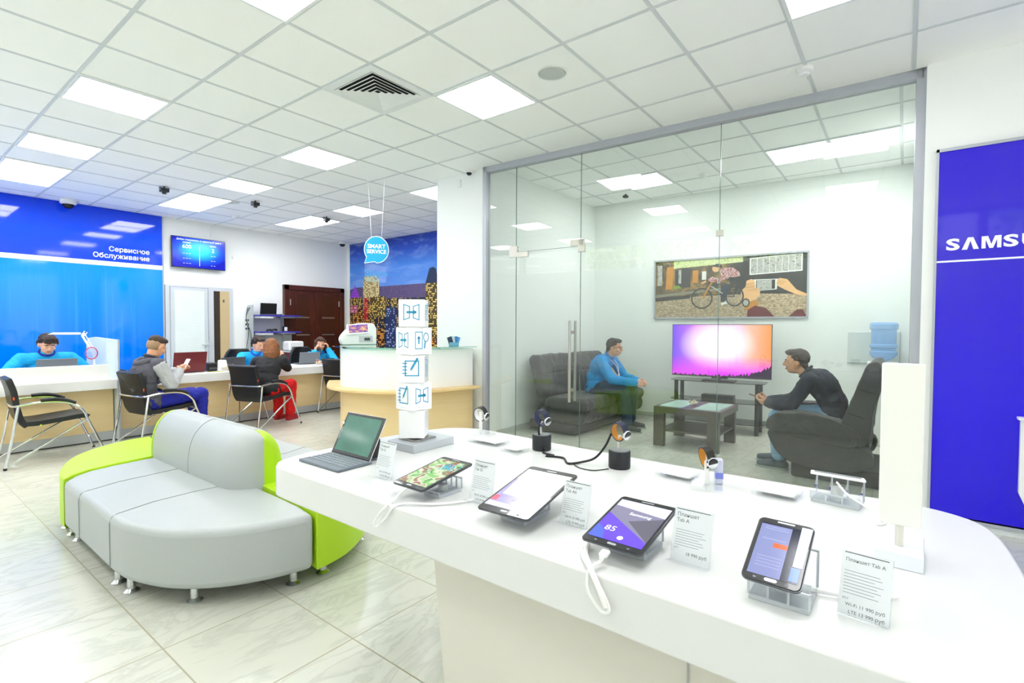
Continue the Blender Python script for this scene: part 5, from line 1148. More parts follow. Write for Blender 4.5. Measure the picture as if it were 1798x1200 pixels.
F([(2.22, 1.66), (2.36, 1.74), (2.42, 1.68), (2.30, 1.59), (2.24, 1.60)], 11); Cc(2.245, 1.70, .05, .06, 3); Cc(2.245, 1.70, .033, .042, 9)
F([(2.26, y0), (2.27, 1.60), (2.36, 1.66), (2.50, 1.62), (2.60, y0)], 10); F([(2.76, y0), (2.86, 1.60), (2.93, 1.60), (x1, y0)], 10)
F([(2.62, 1.98), (2.65, 2.02), (2.74, 2.0), (2.85, 1.86), (x1, 1.80), (x1, 1.77), (2.86, 1.79), (2.72, 1.86), (2.62, 1.92)], 7)
for (pa, pb) in (((2.36, 1.965), (2.25, 1.95)), ((2.37, 1.925), (2.25, 1.905)), ((2.38, 1.885), (2.27, 1.86)), ((2.62, 1.955), (2.70, 1.94)), ((2.63, 1.985), (2.72, 1.965))): Ln([pa, pb], .005, 11)
for k in range(9): Ln([(1.0, 1.52 + k * .028), (2.15, 1.53 + k * .031)], .0025, 4)
q.build('picture', PM, t, smooth=False)

# television
def tv_mat():
    n = NT('television_image'); x, y, z = n.xyz()
    u = n.ma('DIVIDE', x, 1.24); v = n.ma('DIVIDE', y, .70)
    side = n.ramp(u, [(0, '#5a2ce8'), (.18, '#9c50f2'), (.36, '#e070f6'), (.55, '#ff9af0'), (.78, '#ff9a8a'), (1, '#f07a2e')])
    dx = n.ma('SUBTRACT', u, .47); dy = n.ma('MULTIPLY', n.ma('SUBTRACT', v, .62), .8)
    rr = n.ma('SQRT', n.ma('ADD', n.ma('MULTIPLY', dx, dx), n.ma('MULTIPLY', dy, dy)))
    c = n.mix(n.ramp(rr, [(.0, (1, 1, 1)), (.12, (.8, .8, .8)), (.40, (0, 0, 0))]), side, '#fff4ff')
    c = n.mix(n.ramp(v, [(.06, (1, 1, 1)), (.4, (0, 0, 0))]), c, '#d030e0')
    nz = n.noise(30, 3, n.map(scale=(1, 0.001, 0.001))); big = n.noise(2.0, 2, n.map(scale=(1, 0.001, 0.001), loc=(3, 0, 0)))
    lim = n.ma('ADD', n.ma('MULTIPLY', n.ma('SUBTRACT', nz, .35), .22), n.ma('MULTIPLY', n.ma('POWER', u, 6), .22))
    c = n.mix(n.ma('LESS_THAN', v, n.ma('MAXIMUM', lim, .02)), c, '#22062e')
    return n.base(c, .12, emit=.5)
stt = thing('tv_stand', 'black glass television stand with three shelves and round legs', 'tv stand'); stt.matrix_world = basis((6.98, 1.95, 0), wd_, (-wd_.y, wd_.x, 0) if 0 else V((0, 0, 1)).cross(wd_))
# local x along wall, y towards the wall
bg_ = glass_material('smoked_glass', (.10, .11, .12)); 
for z in (.655, .40, .14):
    q = M(); pts = catmull([(-.58, .22, 0), (-.58, -.10, 0), (-.45, -.2, 0), (0, -.23, 0), (.45, -.2, 0), (.58, -.10, 0), (.58, .22, 0)], 4); q.prism([(p.x, p.y) for p in pts], z - .008, z); q.build('glass_shelf', mat('black_glass', '#1c2022', .06), stt, smooth=False)
for (x, y) in ((-.5, -.12), (.5, -.12), (-.5, .17), (.5, .17)): q = M(); q.cyl((x, y, 0), (x, y, .647), .026); q.build('leg', mat('dark_steel', '#33363b', .3, .5), stt)
q = M(); q.box(-.2, .2, .0, .15, .401, .46); o = tag(q.build('media_box', black_plastic), 'black media box on the middle shelf of the television stand', 'media box'); o.matrix_world = stt.matrix_world
t = thing('television', 'large television with glowing violet and orange sunset picture', 'television'); t.matrix_world = basis((6.935, 2.545, .70), wd_, (0, 0, 1))
q = M(); q.box(0, 1.24, 0, .70, -.035, .0); q.build('housing', black_plastic, t, bevel=.006)
q = M(); q.box(.008, 1.232, .012, .692, .0002, .0015); q.build('screen', tv_mat(), t, smooth=False)
q = M(); q.box(.52, .72, -.02, .06, -.03, -.012); q.box(.42, .82, -.045, -.035, -.12, .10); q.box(.60, .64, -.04, .02, -.035, .0); q.build('pedestal', black_plastic, t, bevel=.004)

# coffee table
t = thing('coffee_table', 'square dark wenge coffee table with pale glass insets and lower shelf', 'table', (5.98, 1.90, 0))
q = M(); q.box(-.36, .36, -.37, .37, .42, .45); q.box(-.36, .36, -.37, .37, .38, .42); q.build('tabletop', wenge, t, smooth=False)
for (a, b) in ((-.36, -.35), (-.36, .25), (.30, -.35), (.30, .25)): q = M(); q.box(a, a + .06, b, b + .12, 0, .38); q.build('leg', wenge, t, smooth=False)
q = M(); q.box(-.33, .33, -.33, .33, .17, .19); q.build('lower_shelf', wenge, t, smooth=False)
ins = mat('pale_green_glass', '#bfe0d6', .08)
for (a, b) in ((.06, .33), (-.33, -.06)): q = M(); q.box(-.3, .3, a, b, .4502, .454); q.build('glass_inset', ins, t, smooth=False)
bowl((5.93, 1.92, .451), 'glass bowl of candies on the coffee table', .9)

# recliner and sofa
def puff(q, x0, x1, y0, y1, z0, z1, T=None): q.box(x0, x1, y0, y1, z0, z1, T=T)
def cushion(name, par, x0, x1, y0, y1, z0, z1, r=.05, T=None):
    q = M(); n = 4; T_ = T or MX.Identity(4)
    # subdivided rounded block with a slight crown
    a, b, c = x1 - x0, y1 - y0, z1 - z0; N_ = 6
    for i in range(3):
        pass
    ex = lambda lo, hi, r_: (lo + r_, hi - r_)
    (xa, xb), (ya, yb), (za, zb) = ex(x0, x1, r), ex(y0, y1, r), ex(z0, z1, r)
    q.box(x0, x1, ya, yb, za, zb, T=T_); q.box(xa, xb, y0, y1, za, zb, T=T_); q.box(xa, xb, ya, yb, z0, z1, T=T_)
    for (p_, q_2) in [((xa, ya, za), (xb, ya, za)), ((xa, yb, za), (xb, yb, za)), ((xa, ya, zb), (xb, ya, zb)), ((xa, yb, zb), (xb, yb, zb)), ((xa, ya, za), (xa, yb, za)), ((xb, ya, za), (xb, yb, za)), ((xa, ya, zb), (xa, yb, zb)), ((xb, ya, zb), (xb, yb, zb)), ((xa, ya, za), (xa, ya, zb)), ((xb, ya, za), (xb, ya, zb)), ((xa, yb, za), (xa, yb, zb)), ((xb, yb, za), (xb, yb, zb))]:
        q.caps(p_, q_2, r, r, 16, T=T_)
    return q.melt(name, sofa_dark, .012, 4, par, .028, .11)
t = thing('recliner_sofa', 'dark charcoal two-seat sofa along the side wall, carrying the man in the bright blue jacket', 'sofa', (6.28, 3.42, 0))   # faces -y
q = M(); q.box(-.90, .90, -.26, .45, .03, .16); q.build('base', sofa_dark, t, bevel=.03)
cushion('seat', t, -.92, .92, -.36, .30, .15, .34, .07)
for s in (-.46, .46): cushion('seat_cushion', t, s - .45, s + .45, -.38, .22, .30, .47, .07)
for k, s in enumerate((-.46, .46)):
    cushion('backrest', t, s - .46, s + .46, -.09, .09, 0, .33, .07, MX.Translation((0, .24, .42)) @ MX.Rotation(R(-14), 4, 'X'))
    cushion('headrest', t, s - .46, s + .46, -.08, .08, 0, .30, .07, MX.Translation((0, .33, .70)) @ MX.Rotation(R(-16), 4, 'X'))
t = thing('recliner_armchair', 'dark charcoal puffy recliner seen from its side, near the tall white slab', 'armchair', (5.62, .46, 0))  # faces +y
q = M(); q.box(-.42, .42, -.36, .34, .0, .14); q.build('base', sofa_dark, t, bevel=.03)
cushion('seat', t, -.36, .36, -.25, .48, .28, .44, .06)
for s in (-1, 1):
    a, b = (-.50, -.30) if s < 0 else (.30, .50)
    q = M(); q.prism([(p.x, p.y) for p in catmull([(-.18, .44, 0), (-.02, .56, 0), (.25, .60, 0), (.46, .57, 0), (.53, .50, 0), (.52, .42, 0), (.30, .385, 0), (-.10, .33, 0)], 4, True)], a, b, T=basis((0, 0, 0), (0, 1, 0), (0, 0, 1))); q.melt('armrest', sofa_dark, .010, 7, t, .030, .10)
    q = M(); q.prism([(p.x, p.y) for p in catmull([(-.22, .34, 0), (.20, .40, 0), (.50, .42, 0), (.50, .32, 0), (.40, .18, 0), (.20, .11, 0), (-.10, .12, 0), (-.26, .20, 0)], 4, True)], a + .015 * (s < 0), b - .015 * (s > 0), T=basis((0, 0, 0), (0, 1, 0), (0, 0, 1))); q.melt('side_panel', sofa_dark, .010, 6, t, .022, .13)
q = M(); q.prism([(p.x, p.y) for p in catmull([(-.02, .40, 0), (-.06, .58, 0), (-.13, .80, 0), (-.20, 1.0, 0), (-.25, 1.07, 0), (-.31, 1.06, 0), (-.32, .9, 0), (-.27, .65, 0), (-.22, .36, 0)], 4, True)], -.47, .47, T=basis((0, 0, 0), (0, 1, 0), (0, 0, 1))); bk = q.melt('backrest', sofa_dark, .012, 7, t, .022, .13)
for yy_, zz_ in ((-.075, .63), (-.15, .84)):
    q = M(); q.tube([(-.471, yy_ - .02, zz_), (-.471, yy_ - .13, zz_ - .03)], .004, 6); q.build('seam', mat('dark_seam', '#1a1a1a', .9), bk)

# water cooler and board
t = thing('water_cooler', 'white water dispenser with yellow label behind the armchair', 'water cooler'); t.matrix_world = basis((0, 0, 0), wd_, V((0, 0, 1)).cross(wd_)); t.location = W0 + wd_ * 3.79 + V((-.28, 0, 0))
q = M(); q.box(-.15, .15, -.15, .15, 0, .965); q.build('cabinet', white_matt, t, bevel=.015); q = M(); q.box(-.1, -.02, -.1525, -.15, .86, .93); q.build('yellow_label', mat('yellow_label', '#e2d830', .5), t)
q = M(); q.box(-.1, .1, -.156, -.151, .62, .78); q.cyl((-.04, -.18, .76), (-.04, -.15, .76), .012); q.cyl((.04, -.18, .76), (.04, -.15, .76), .012); q.build('taps', mat('grey_taps', '#a9afb4', .4), t)
b = thing('water_bottle', 'large light blue water bottle upside down on the dispenser', 'bottle'); b.matrix_world = t.matrix_world.copy(); b.location = t.location + V((0, 0, .966))
q = M(); q.lathe([(.03, 0), (.05, .02), (.10, .04), (.122, .07), (.136, .085), (.136, .115), (.120, .13), (.120, .155), (.136, .17), (.136, .195), (.120, .21), (.122, .37), (.138, .385), (.138, .435), (.12, .458), (.0, .46)], 32)
q.build('bottle', mat('blue_bottle', '#8fc0f4', .12, alpha=.6, var=.1), b); q = M(); q.lathe([(.03, -.0), (.032, .02), (.0, .021)], 16); q.build('neck', mat('blue_cap', '#c9d6e2', .4), b)
t = thing('wall_board', 'pale framed panel on the wall behind the water bottle', 'panel'); t.matrix_world = WT @ MX.Translation((3.42, .93, 0)); q = M(); q.box(0, .52, 0, .38, .002, .02); q.build('panel', mat('pale_panel', '#d5dcd9', .4), t, bevel=.003); q = M(); q.box(.0, .52, -.004, .004, .002, .024); q.box(.516, .524, 0, .38, .002, .024); q.build('edge', mat('panel_edge', '#a9b2b0', .4), t)

# ------------------------------------------------------------------ people
def mats_cloth(name, col, **k): return mat(name, col, .75, bump=.35, bscale=25, var=.08, vscale=8, **k)
lip_m = mat('lips', '#b5655a', .5); white_eye = mat('eye_white', '#f2f0ec', .3); iris = mat('iris_dark', '#2a211c', .2)
def human(name_l, loc, rz, J, cl, hair, skin_m, vox=.006, group=None, face=True, sc=1.0):
    """J: joints in a local frame (x right of the figure, y ahead, z up, origin on the floor); cl: clothing colours; hair: (colour, style)"""
    t = thing('person', name_l, 'person', loc, rz)
    g = lambda k: V(J[k])
    body = M(); P, N_ = g('pelvis'), g('neck'); sd = V(J.get('side', (1, 0, 0))).normalized(); up_ = (N_ - P).normalized()
    fr = up_.cross(sd).normalized() * 1.0; fr = -fr if fr.y < 0 and not J.get('side') else fr
    Rm = MX(((sd.x, fr.x, up_.x), (sd.y, fr.y, up_.y), (sd.z, fr.z, up_.z)))
    Lt = (N_ - P).length; shw = J.get('shw', .185)
    SR, SL = g('shR') if 'shR' in J else N_ - up_ * .055 + sd * shw, g('shL') if 'shL' in J else N_ - up_ * .055 - sd * shw
    hipd = V(J.get('hipside', tuple(sd))).normalized()
    HR, HL = P + hipd * .095 - V((0, 0, .01)), P - hipd * .095 - V((0, 0, .01))
    curve = fr * J.get('curve', -.02)
    def torso(m, e, wch=1.0):
        m.caps(P - hipd * .075, P + hipd * .075, .115 + e, .115 + e)
        m.ell(P + up_ * Lt * .30 + curve, (.150 * wch + e, .112 + e, .15 + e), Rm); m.ell(P + up_ * Lt * .62 + curve, (.168 * wch + e, .118 + e, .17 + e), Rm)
        m.caps(SR * .97 + SL * .03, SL * .97 + SR * .03, .062 + e, .062 + e); m.caps(N_ - up_ * .10, N_ + up_ * .0, .075 + e, .058 + e)
    def limb(m, a, b, c, r, e, t0=1.0): m.caps(a, b, r[0] + e, r[1] + e); m.caps(b, a + (b - a) + (c - b) * t0, r[1] + e, (r[1] + (r[2] - r[1]) * t0) + e)
    ra, rl = (.052, .041, .027), (.082, .056, .038)
    torso(body, 0)
    for s, S in (('R', SR), ('L', SL)):
        limb(body, S, g('el' + s), g('wr' + s), ra, 0)
    for s, Hh in (('R', HR), ('L', HL)):
        if 'kn' + s in J: limb(body, Hh, g('kn' + s), g('an' + s), rl, 0)
    # head
    hc = g('head'); hy, hp, hr = J.get('look', (0, 0, 0))
    HM = (MX.Rotation(hy, 3, 'Z') @ MX.Rotation(-hp, 3, 'X') @ MX.Rotation(hr, 3, 'Y'))
    h_ = lambda x, y, z: hc + HM @ V((x, y, z))
    body.caps(N_ - up_ * .03, h_(0, -.02, -.06), .054, .050)
    body.ell(h_(0, -.012, .025), (.076, .095, .090), HM); body.ell(h_(0, .018, -.035), (.062, .075, .078), HM); body.ell(h_(0, .048, -.078), (.034, .035, .030), HM)
    body.caps(h_(0, .090, .012), h_(0, .108, -.022), .009, .013); body.ell(h_(0, .100, -.026), (.017, .012, .010), HM)
    for s in (-1, 1):
        body.ell(h_(s * .077, -.008, -.012), (.012, .020, .032), HM, n=12); body.ell(h_(s * .032, .078, .018), (.025, .012, .008), HM, n=10); body.ell(h_(s * .042, .062, -.028), (.024, .022, .02), HM, n=10)
    # hands
    for s, sg in (('R', 1), ('L', -1)):
        if 'hand' + s not in J: continue
        d, nrm, curl = J['hand' + s]; wv = g('wr' + s); d = V(d).normalized(); nrm = V(nrm); nrm = (nrm - d * nrm.dot(d)).normalized(); ax = d.cross(nrm) * (1 if s == 'R' else -1)   # ax: towards the thumb
        body.caps(wv - d * .01, wv + d * .02, .026, .024)
        for k in range(4):
            off = (1.5 - k) * .0195; a = wv + d * .018 + ax * off * .65; b = wv + d * (.086 - .004 * abs(k - 1)) + ax * off
            body.caps(a, b, .0145, .0115); ln = (.041, .046, .043, .034)[k]; cur = b; dd = d.copy()
            for seg_ in range(3):
                ang = curl * (.55, .85, .6)[seg_]; dd = (dd * cos(ang) + nrm * sin(ang)).normalized() if seg_ == 0 else (dd * cos(ang) + (nrm - dd * nrm.dot(dd)).normalized() * sin(ang)).normalized() if (nrm - dd * nrm.dot(dd)).length > .05 else dd
                nx = cur + dd * ln * (1, .62, .5)[seg_]; body.caps(cur, nx, .0092 - seg_ * .0008, .0086 - seg_ * .0008, 10); cur = nx
        a = wv + d * .025 + ax * .022; b = a + (d * .55 + ax * .62 + nrm * .35).normalized() * .04; c = b + (d * .85 + ax * .25 + nrm * (.3 + curl * .3)).normalized() * .032; e_ = c + (d * .9 - ax * .05 + nrm * (.2 + curl * .5)).normalized() * .024
        body.caps(a, b, .0145, .0115, 10); body.caps(b, c, .0108, .0098, 10); body.caps(c, e_, .0095, .008, 10)
    bo = body.melt('body', skin_m, vox, 2, t)
    # clothing
    top = M(); torso(top, .012, cl.get('w', 1.0))
    for s, S in (('R', SR), ('L', SL)): limb(top, S, g('el' + s), g('wr' + s), (.060, .051, .040), .012, .96)
    if cl.get('sleeve'):
        top = M(); torso(top, .012)
        for s, S in (('R', SR), ('L', SL)): top.caps(S, S + (g('el' + s) - S) * .15, .068, .066)
        sl = M()
        for s, S in (('R', SR), ('L', SL)): limb(sl, S + (g('el' + s) - S) * .06, g('el' + s), g('wr' + s), (.066, .058, .042), .010, .96)
        sl.melt('sleeves', mats_cloth(cl['top'][0] + '_sleeve', cl['sleeve']), .008, 3, t, .018, .06)
    shirt = top.melt(cl['top'][0], mats_cloth(cl['top'][0] + '_' + cl['top'][1][1:], cl['top'][1]), .008, 3, t, .020, .07)
    col = M(); cn = N_ + up_ * .012; ring = [cn + sd * (.068 * cos(a)) + fr * (.066 * sin(a) + .004) + up_ * (.012 - .022 * sin(a)) for a in [k * pi / 10 for k in range(20)]]
    col.tube(ring, .013, 8, closed=True); col.build('collar', mats_cloth('collar_' + cl.get('collar', cl['top'][1])[1:], cl.get('collar', cl['top'][1])), t)
    if 'knR' in J:
        tr = M(); tr.caps(P - hipd * .078 - V((0, 0, .012)), P + hipd * .078 - V((0, 0, .012)), .122, .122); tr.ell(P + up_ * .06, (.135, .118, .07), Rm)
        for s, Hh in (('R', HR), ('L', HL)): limb(tr, Hh, g('kn' + s), g('an' + s), (.086, .066, .058), .008, .93)
        tr.melt('trousers', mats_cloth('trousers_' + cl['legs'][1:], cl['legs']), .008, 3, t, .016, .06)
        for s in 'RL':
            a = g('an' + s); td = V(J.get('toe' + s, (0, 1, 0))).normalized(); sh = M(); f0 = V((a.x, a.y, .045))
            sh.caps(f0 - td * .045, f0 + td * .06, .040, .040); sh.caps(f0 + td * .06, V((f0.x, f0.y, .036)) + td * .165, .042, .032); sh.caps(V((a.x, a.y, .06)), V((a.x, a.y, .10)) - td * .01, .042, .040)
            so = sh.melt('shoe', mat('shoe_' + cl['shoe'][1:], cl['shoe'], .5), .007, 2, t)
            sm = M(); T = basis((f0.x, f0.y, 0), td, (-td.y, td.x, 0)); sm.prism([(p.x, p.y) for p in catmull([(-.085, 0, 0), (-.06, .042, 0), (.03, .043, 0), (.13, .046, 0), (.195, .02, 0), (.205, 0, 0), (.195, -.02, 0), (.13, -.046, 0), (.03, -.043, 0), (-.06, -.042, 0)], 3, True)], .0, .018, T=T)
            sm.build('sole', mat('sole_' + cl.get('sole', '#8d9190')[1:], cl.get('sole', '#8d9190'), .6), so)
    # hair
    hcol, sty = hair; hm = mat('hair_' + hcol[1:], hcol, .55, bump=.8, bscale=70, var=.3, vscale=30); hr_ = M()
    if sty == 'crop':
        hr_.ell(h_(0, -.022, .052), (.079, .093, .075), HM); hr_.ell(h_(0, .035, .095), (.055, .055, .026), HM); fz = M(); fz.ell(h_(0, -.030, .012), (.0795, .083, .085), HM); fz.melt('shaved_sides', mat('stubble_' + hcol[1:], '#a98a6c', .8, bump=.6, bscale=200), .007, 1, bo)
    else:
        hr_.ell(h_(0, -.026, .040), (.085, .096, .088), HM); hr_.ell(h_(0, .032, .093), (.068, .060, .030), HM)
        for s in (-1, 1): hr_.caps(h_(s * .070, .015, .060), h_(s * .076, -.012, .02), .018, .012); hr_.caps(h_(s * .06, -.06, .0), h_(s * .05, -.075, -.045), .03, .025)
        if sty == 'fringe':
            for k in range(6): hr_.caps(h_(-.06 + k * .022, .062, .088), h_(-.068 + k * .024, .093, .048 + .008 * (k % 3)), .02, .012)
        if sty == 'long':
            for k in range(9): a = -1.25 + k * .3125; hr_.caps(h_(sin(a) * .075, -cos(a) * .085 - .01, .03), h_(sin(a) * .085, -cos(a) * .10 - .02, -.10), .030, .030); hr_.caps(h_(sin(a) * .085, -cos(a) * .10 - .02, -.10), hc + HM @ V((sin(a) * .07, -cos(a) * .07 - .07, -.10)) + V((0, 0, -.24 + .035 * (k % 3))), .028, .012)
        if sty == 'bob':
            for s in (-1, 1):
                for k in range(4): hr_.caps(h_(s * (.078), .03 - .035 * k, .04), h_(s * (.085), .03 - .04 * k, -.10), .022, .018); hr_.caps(h_(s * .085, .03 - .04 * k, -.10), h_(s * .10, .02 - .04 * k, -.19 + .01 * k), .02, .010)
    hr_.melt('hair', hm, .006, 1, bo, .014, .022)
    if face:
        e = M(); ei = M(); br = M(); lp = M()
        for s in (-1, 1):
            e.ell(h_(s * .031, .0785, .001), (.010, .007, .0045), HM, n=12); ei.ell(h_(s * .031, .0850, .0005), (.0048, .0025, .0046), HM, n=10)
            br.tube([h_(s * .016, .090, .021), h_(s * .031, .0905, .0255), h_(s * .047, .082, .021)], .0036, 6)
        lp.tube([h_(-.022, .084, -.060), h_(-.01, .091, -.0575), h_(0, .0925, -.059), h_(.01, .091, -.0575), h_(.022, .084, -.060)], .0042, 6); lp.tube([h_(-.016, .085, -.065), h_(0, .0905, -.067), h_(.016, .085, -.065)], .005, 6)
        e.build('eyes', white_eye, bo); ei.build('irises', iris, bo); br.build('eyebrows', hm, bo); lp.build('lips', lip_m, bo)
    return t, bo, h_, HM

def wl(t_loc, rz, p):   # world -> local helper used while laying joints out
    d = V(p) - V(t_loc); return tuple(MX.Rotation(-rz, 3, 'Z') @ d)

# 1 man at the left desk, facing the room (-y), looking down at his laptop
L0 = (1.41, 8.22, 0); rz = R(180)
human('man in a bright blue jacket with dark fringe, looking down at the left desk', L0, rz,
      dict(pelvis=(0, -.05, .50), neck=(0, .10, 1.005), head=(.0, .155, 1.125), look=(R(4), R(24), 0), shw=.225, elR=(.36, .16, .80), wrR=(.24, .42, .775), elL=(-.38, .14, .79), wrL=(-.26, .42, .775),
           handR=((-.5, .8, -.05), (0, 0, -1), .3), handL=((.5, .8, -.05), (0, 0, -1), .3), knR=(.11, .38, .47), anR=(.11, .34, .06), knL=(-.11, .38, .47), anL=(-.11, .34, .06)),
      dict(top=('jacket', '#12a6dc'), collar='#14278c', legs='#22262e', shoe='#1a1a1c', w=1.12), ('#2c1c14', 'fringe'), skin, .007)
# 2 man in hoodie on chair 2, seen from behind, holding a phone
L0 = (2.10, 6.72, 0); rz = R(-80); q_ = lambda *p: wl(L0, rz, p)
t2, b2, h2, _ = human('man in grey hoodie with pale sleeves and blue trousers, seated with a phone', L0, rz,
      dict(pelvis=(0, -.10, .50), neck=(.0, -.06, .975), head=(0, .005, 1.11), look=(R(8), R(28), 0), shw=.19, elR=(.21, .04, .68), wrR=(.07, .21, .82), elL=(-.22, .05, .70), wrL=(-.02, .22, .82), curve=-.05,
           handR=((-.25, .6, .45), (-.5, .6, .2), .9), handL=((.25, .6, .45), (.5, .6, .2), .9), knR=(.14, .42, .545), anR=(.12, .42, .10), knL=(-.10, .44, .53), anL=(-.10, .52, .10)),
      dict(top=('hoodie', '#54535c'), sleeve='#b4b6b8', collar='#4a4952', legs='#151f92', shoe='#2a2a2e', w=1.1), ('#3b2a1f', 'crop'), skin2, .007)
q = M(); q.tube([(-.085, -.08, .965), (-.095, -.14, .96), (-.06, -.185, .93), (0, -.20, .915), (.06, -.185, .93), (.095, -.14, .96), (.085, -.08, .965)], .036, 12); hd = q.build('hood', mats_cloth('hood_grey', '#55545d'), t2, subs=1)
o = thing('smartphone', 'white smartphone held by the man in the grey hoodie', 'phone'); o.matrix_world = place(L0, rz) @ basis((.03, .305, .895), (1, .05, 0), (0, .5, .85)); q = M(); q.box(-.036, .036, -.07, .07, -.004, .004); q.build('body', white_matt, o, bevel=.004); q = M(); q.box(-.032, .032, -.058, .058, .0041, .0046); q.build('screen', mat('phone_screen_pale', '#d9e2ee', .2, emit=.3), o)
# 3 man in blue behind the counter
L0 = (3.86, 8.16, 0); rz = R(168)
human('man in bright blue jacket leaning over the middle desk towards the long-haired woman', L0, rz,
      dict(pelvis=(0, -.12, .47), neck=(-.02, .10, .925), head=(-.045, .170, 1.07), look=(R(22), R(22), R(8)), shw=.19, elR=(.27, .24, .74), wrR=(.36, .46, .775), elL=(-.24, .28, .74), wrL=(-.06, .50, .775),
           handR=((.0, .9, 0), (0, 0, -1), .3), handL=((.5, .8, -.05), (0, 0, -1), .3), knR=(.11, .30, .47), anR=(.11, .28, .06), knL=(-.11, .30, .47), anL=(-.11, .28, .06)),
      dict(top=('jacket', '#12a6e2'), collar='#1746b8', legs='#22262e', shoe='#1a1a1c'), ('#2e1d14', 'short'), skin, .007)
# 4 woman, black leather jacket, red trousers
L0 = (3.42, 6.84, 0); rz = R(-38)
human('woman in black leather jacket and red trousers with long brown hair, seen from behind', L0, rz,
      dict(pelvis=(0, -.04, .50), neck=(.02, .12, .915), head=(.03, .17, 1.055), look=(R(10), R(12), 0), shw=.175, elR=(.20, .34, .76), wrR=(.12, .50, .90), elL=(-.24, .30, .74), wrL=(-.20, .53, .775), curve=-.03,
           handR=((-.4, .3, .8), (-.6, .5, 0), .7), handL=((.3, .8, -.05), (0, 0, -1), .3), side=(.95, -.25, 0), hipside=(.85, -.53, 0), knR=(.26, .30, .53), anR=(.25, .27, .10), knL=(.06, .42, .51), anL=(.08, .36, .10), toeR=(.5, .9, 0), toeL=(.5, .9, 0)),
      dict(top=('leather_jacket', '#202124'), legs='#e01212', shoe='#b01820', sole='#d8d0cc'), ('#8a5630', 'long'), skin, .007, face=False)
# 5 woman on the phone
L0 = (5.10, 8.28, 0); rz = R(158)
human('woman in a bright blue jacket holding a handset to her face, farthest at the counter', L0, rz,
      dict(pelvis=(0, -.10, .47), neck=(0, .02, .885), head=(.0, .07, 1.035), look=(R(-4), R(14), 0), shw=.175, elR=(.22, .27, .76), wrR=(.105, .16, .90), elL=(-.22, .27, .74), wrL=(-.125, .13, .935),
           handR=((-.15, 0, .9), (-.9, -.2, 0), .9), handL=((.12, 0, .9), (.9, -.2, 0), 1.0), knR=(.11, .32, .47), anR=(.11, .28, .06), knL=(-.11, .32, .47), anL=(-.11, .28, .06)),
      dict(top=('jacket', '#12a6e2'), collar='#1a62c8', legs='#22262e', shoe='#1a1a1c'), ('#4a3022', 'bob'), skin, .006)
o = thing('phone_handset', 'black handset held at the mouth of the woman on the phone', 'handset'); o.matrix_world = place(L0, rz)
q = M(); q.tube(catmull([(.082, .12, 1.03), (.088, .15, .99), (.06, .185, .96), (.02, .20, .95)], 5), .014, 8); q.build('handset', black_plastic, o); q = M(); q.tube(catmull([(.02, .20, .945), (.03, .24, .86), (-.01, .27, .80), (.02, .35, .775)], 5), .006, 6); q.build('cord', black_plastic, o)
# 6 man with glasses in the glass room, on the sofa
L0 = (6.20, 3.30, 0); rz = R(184)
t6, b6, h6, HM6 = human('man in a bright blue jacket and glasses sitting with clasped hands in the glass room', L0, rz,
      dict(pelvis=(0, -.02, .545), neck=(0, .155, .955), head=(0, .235, 1.085), look=(R(4), R(6), 0), shw=.20, elR=(.24, .30, .68), wrR=(.085, .56, .64), elL=(-.25, .28, .68), wrL=(-.07, .565, .635), curve=-.06,
           handR=((-.45, .85, -.1), (-.85, -.4, -.1), .6), handL=((.40, .85, -.05), (.85, -.4, -.1), .7), knR=(.13, .43, .545), anR=(.10, .46, .10), knL=(-.17, .43, .545), anL=(-.19, .40, .10), toeR=(.1, 1, 0), toeL=(-.15, 1, 0)),
      dict(top=('jacket', '#1390d4'), collar='#1b7fc4', legs='#22384e', shoe='#3a3f42', w=1.08), ('#2a201c', 'short'), skin2, .005)
q = M()
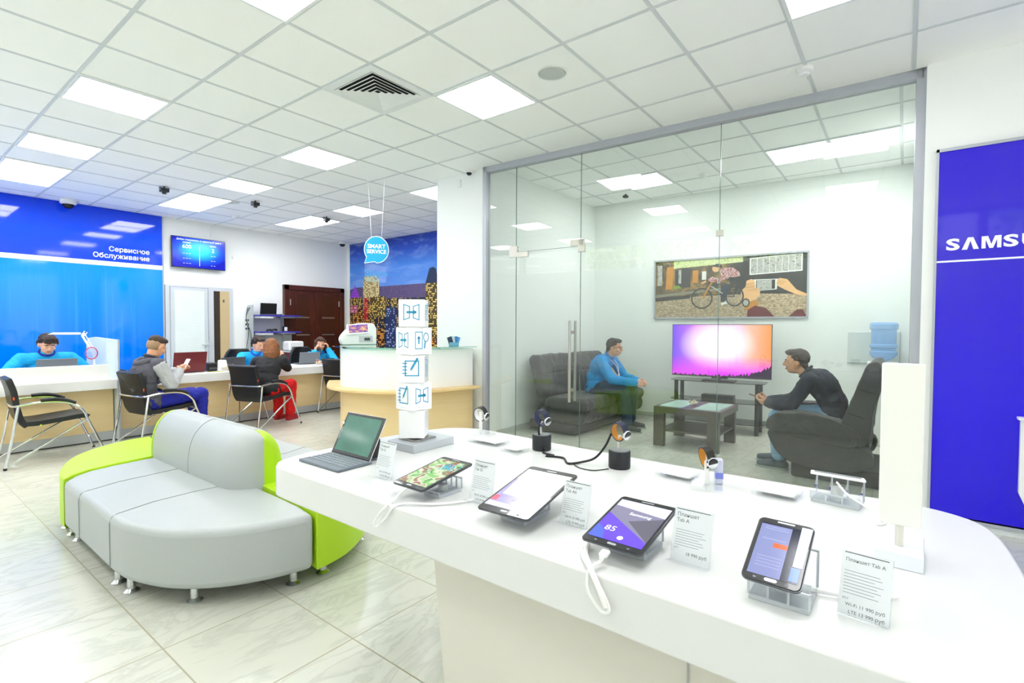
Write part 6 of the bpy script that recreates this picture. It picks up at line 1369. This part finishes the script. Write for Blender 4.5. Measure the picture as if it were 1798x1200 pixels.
for s in (-1, 1):
    c0 = [h6(s * .033 + .022 * cos(a), .098 - .004 * abs(cos(a)), -.002 + .015 * sin(a)) for a in [k * pi / 8 for k in range(16)]]; q.tube(c0, .0018, 6, closed=True); q.tube([h6(s * .055, .094, .006), h6(s * .078, .05, .004), h6(s * .084, -.01, .0)], .002, 6)
q.tube([h6(-.011, .098, 0), h6(.011, .098, 0)], .002, 6); q.build('glasses', black_plastic, b6)
q = M(); q.tube([(-.055, .20, .93), (-.035, .275, .85), (-.005, .30, .74)], .0045, 6); q.tube([(.055, .20, .93), (.04, .275, .85), (-.005, .30, .74)], .0045, 6); q.box(-.03, .022, .297, .303, .66, .74); q.build('lanyard', mat('lanyard_white', '#dfe8f4', .5), t6)
# 7 man in the dark jacket on the armchair
L0 = (5.60, .50, 0); rz = R(3)
t7, b7, h7, _ = human('man in dark navy jacket and light jeans leaning forward, holding a phone', L0, rz,
      dict(pelvis=(0, .02, .545), neck=(-.03, .225, .92), head=(-.05, .32, 1.03), look=(R(4), R(4), 0), shw=.19, elR=(.18, .36, .64), wrR=(.06, .56, .62), elL=(-.24, .34, .63), wrL=(-.10, .55, .615), curve=-.06,
           handR=((-.5, .8, .1), (-.7, .1, .5), 1.0), handL=((.35, .9, .1), (.6, .1, .6), .9), knR=(.14, .47, .50), anR=(.10, .48, .10), knL=(-.14, .47, .50), anL=(-.16, .44, .11), toeR=(0, 1, 0), toeL=(0, 1, 0)),
      dict(top=('jacket', '#222a38'), collar='#333a46', legs='#7fa6c6', shoe='#4b565e', sole='#9aa09c', w=1.1), ('#3a2a22', 'short'), skin2, .005)
o = thing('smartphone', 'dark smartphone in the hands of the man in the navy jacket', 'phone'); o.matrix_world = place(L0, rz) @ basis((-.02, .67, .665), (1, .1, 0), (0, .95, .3)); q = M(); q.box(-.036, .036, -.07, .07, -.004, .004); q.build('body', dark_grey, o, bevel=.003); q = M(); q.box(-.031, .031, -.06, .06, .0041, .0046); q.build('screen', black_plastic, o)
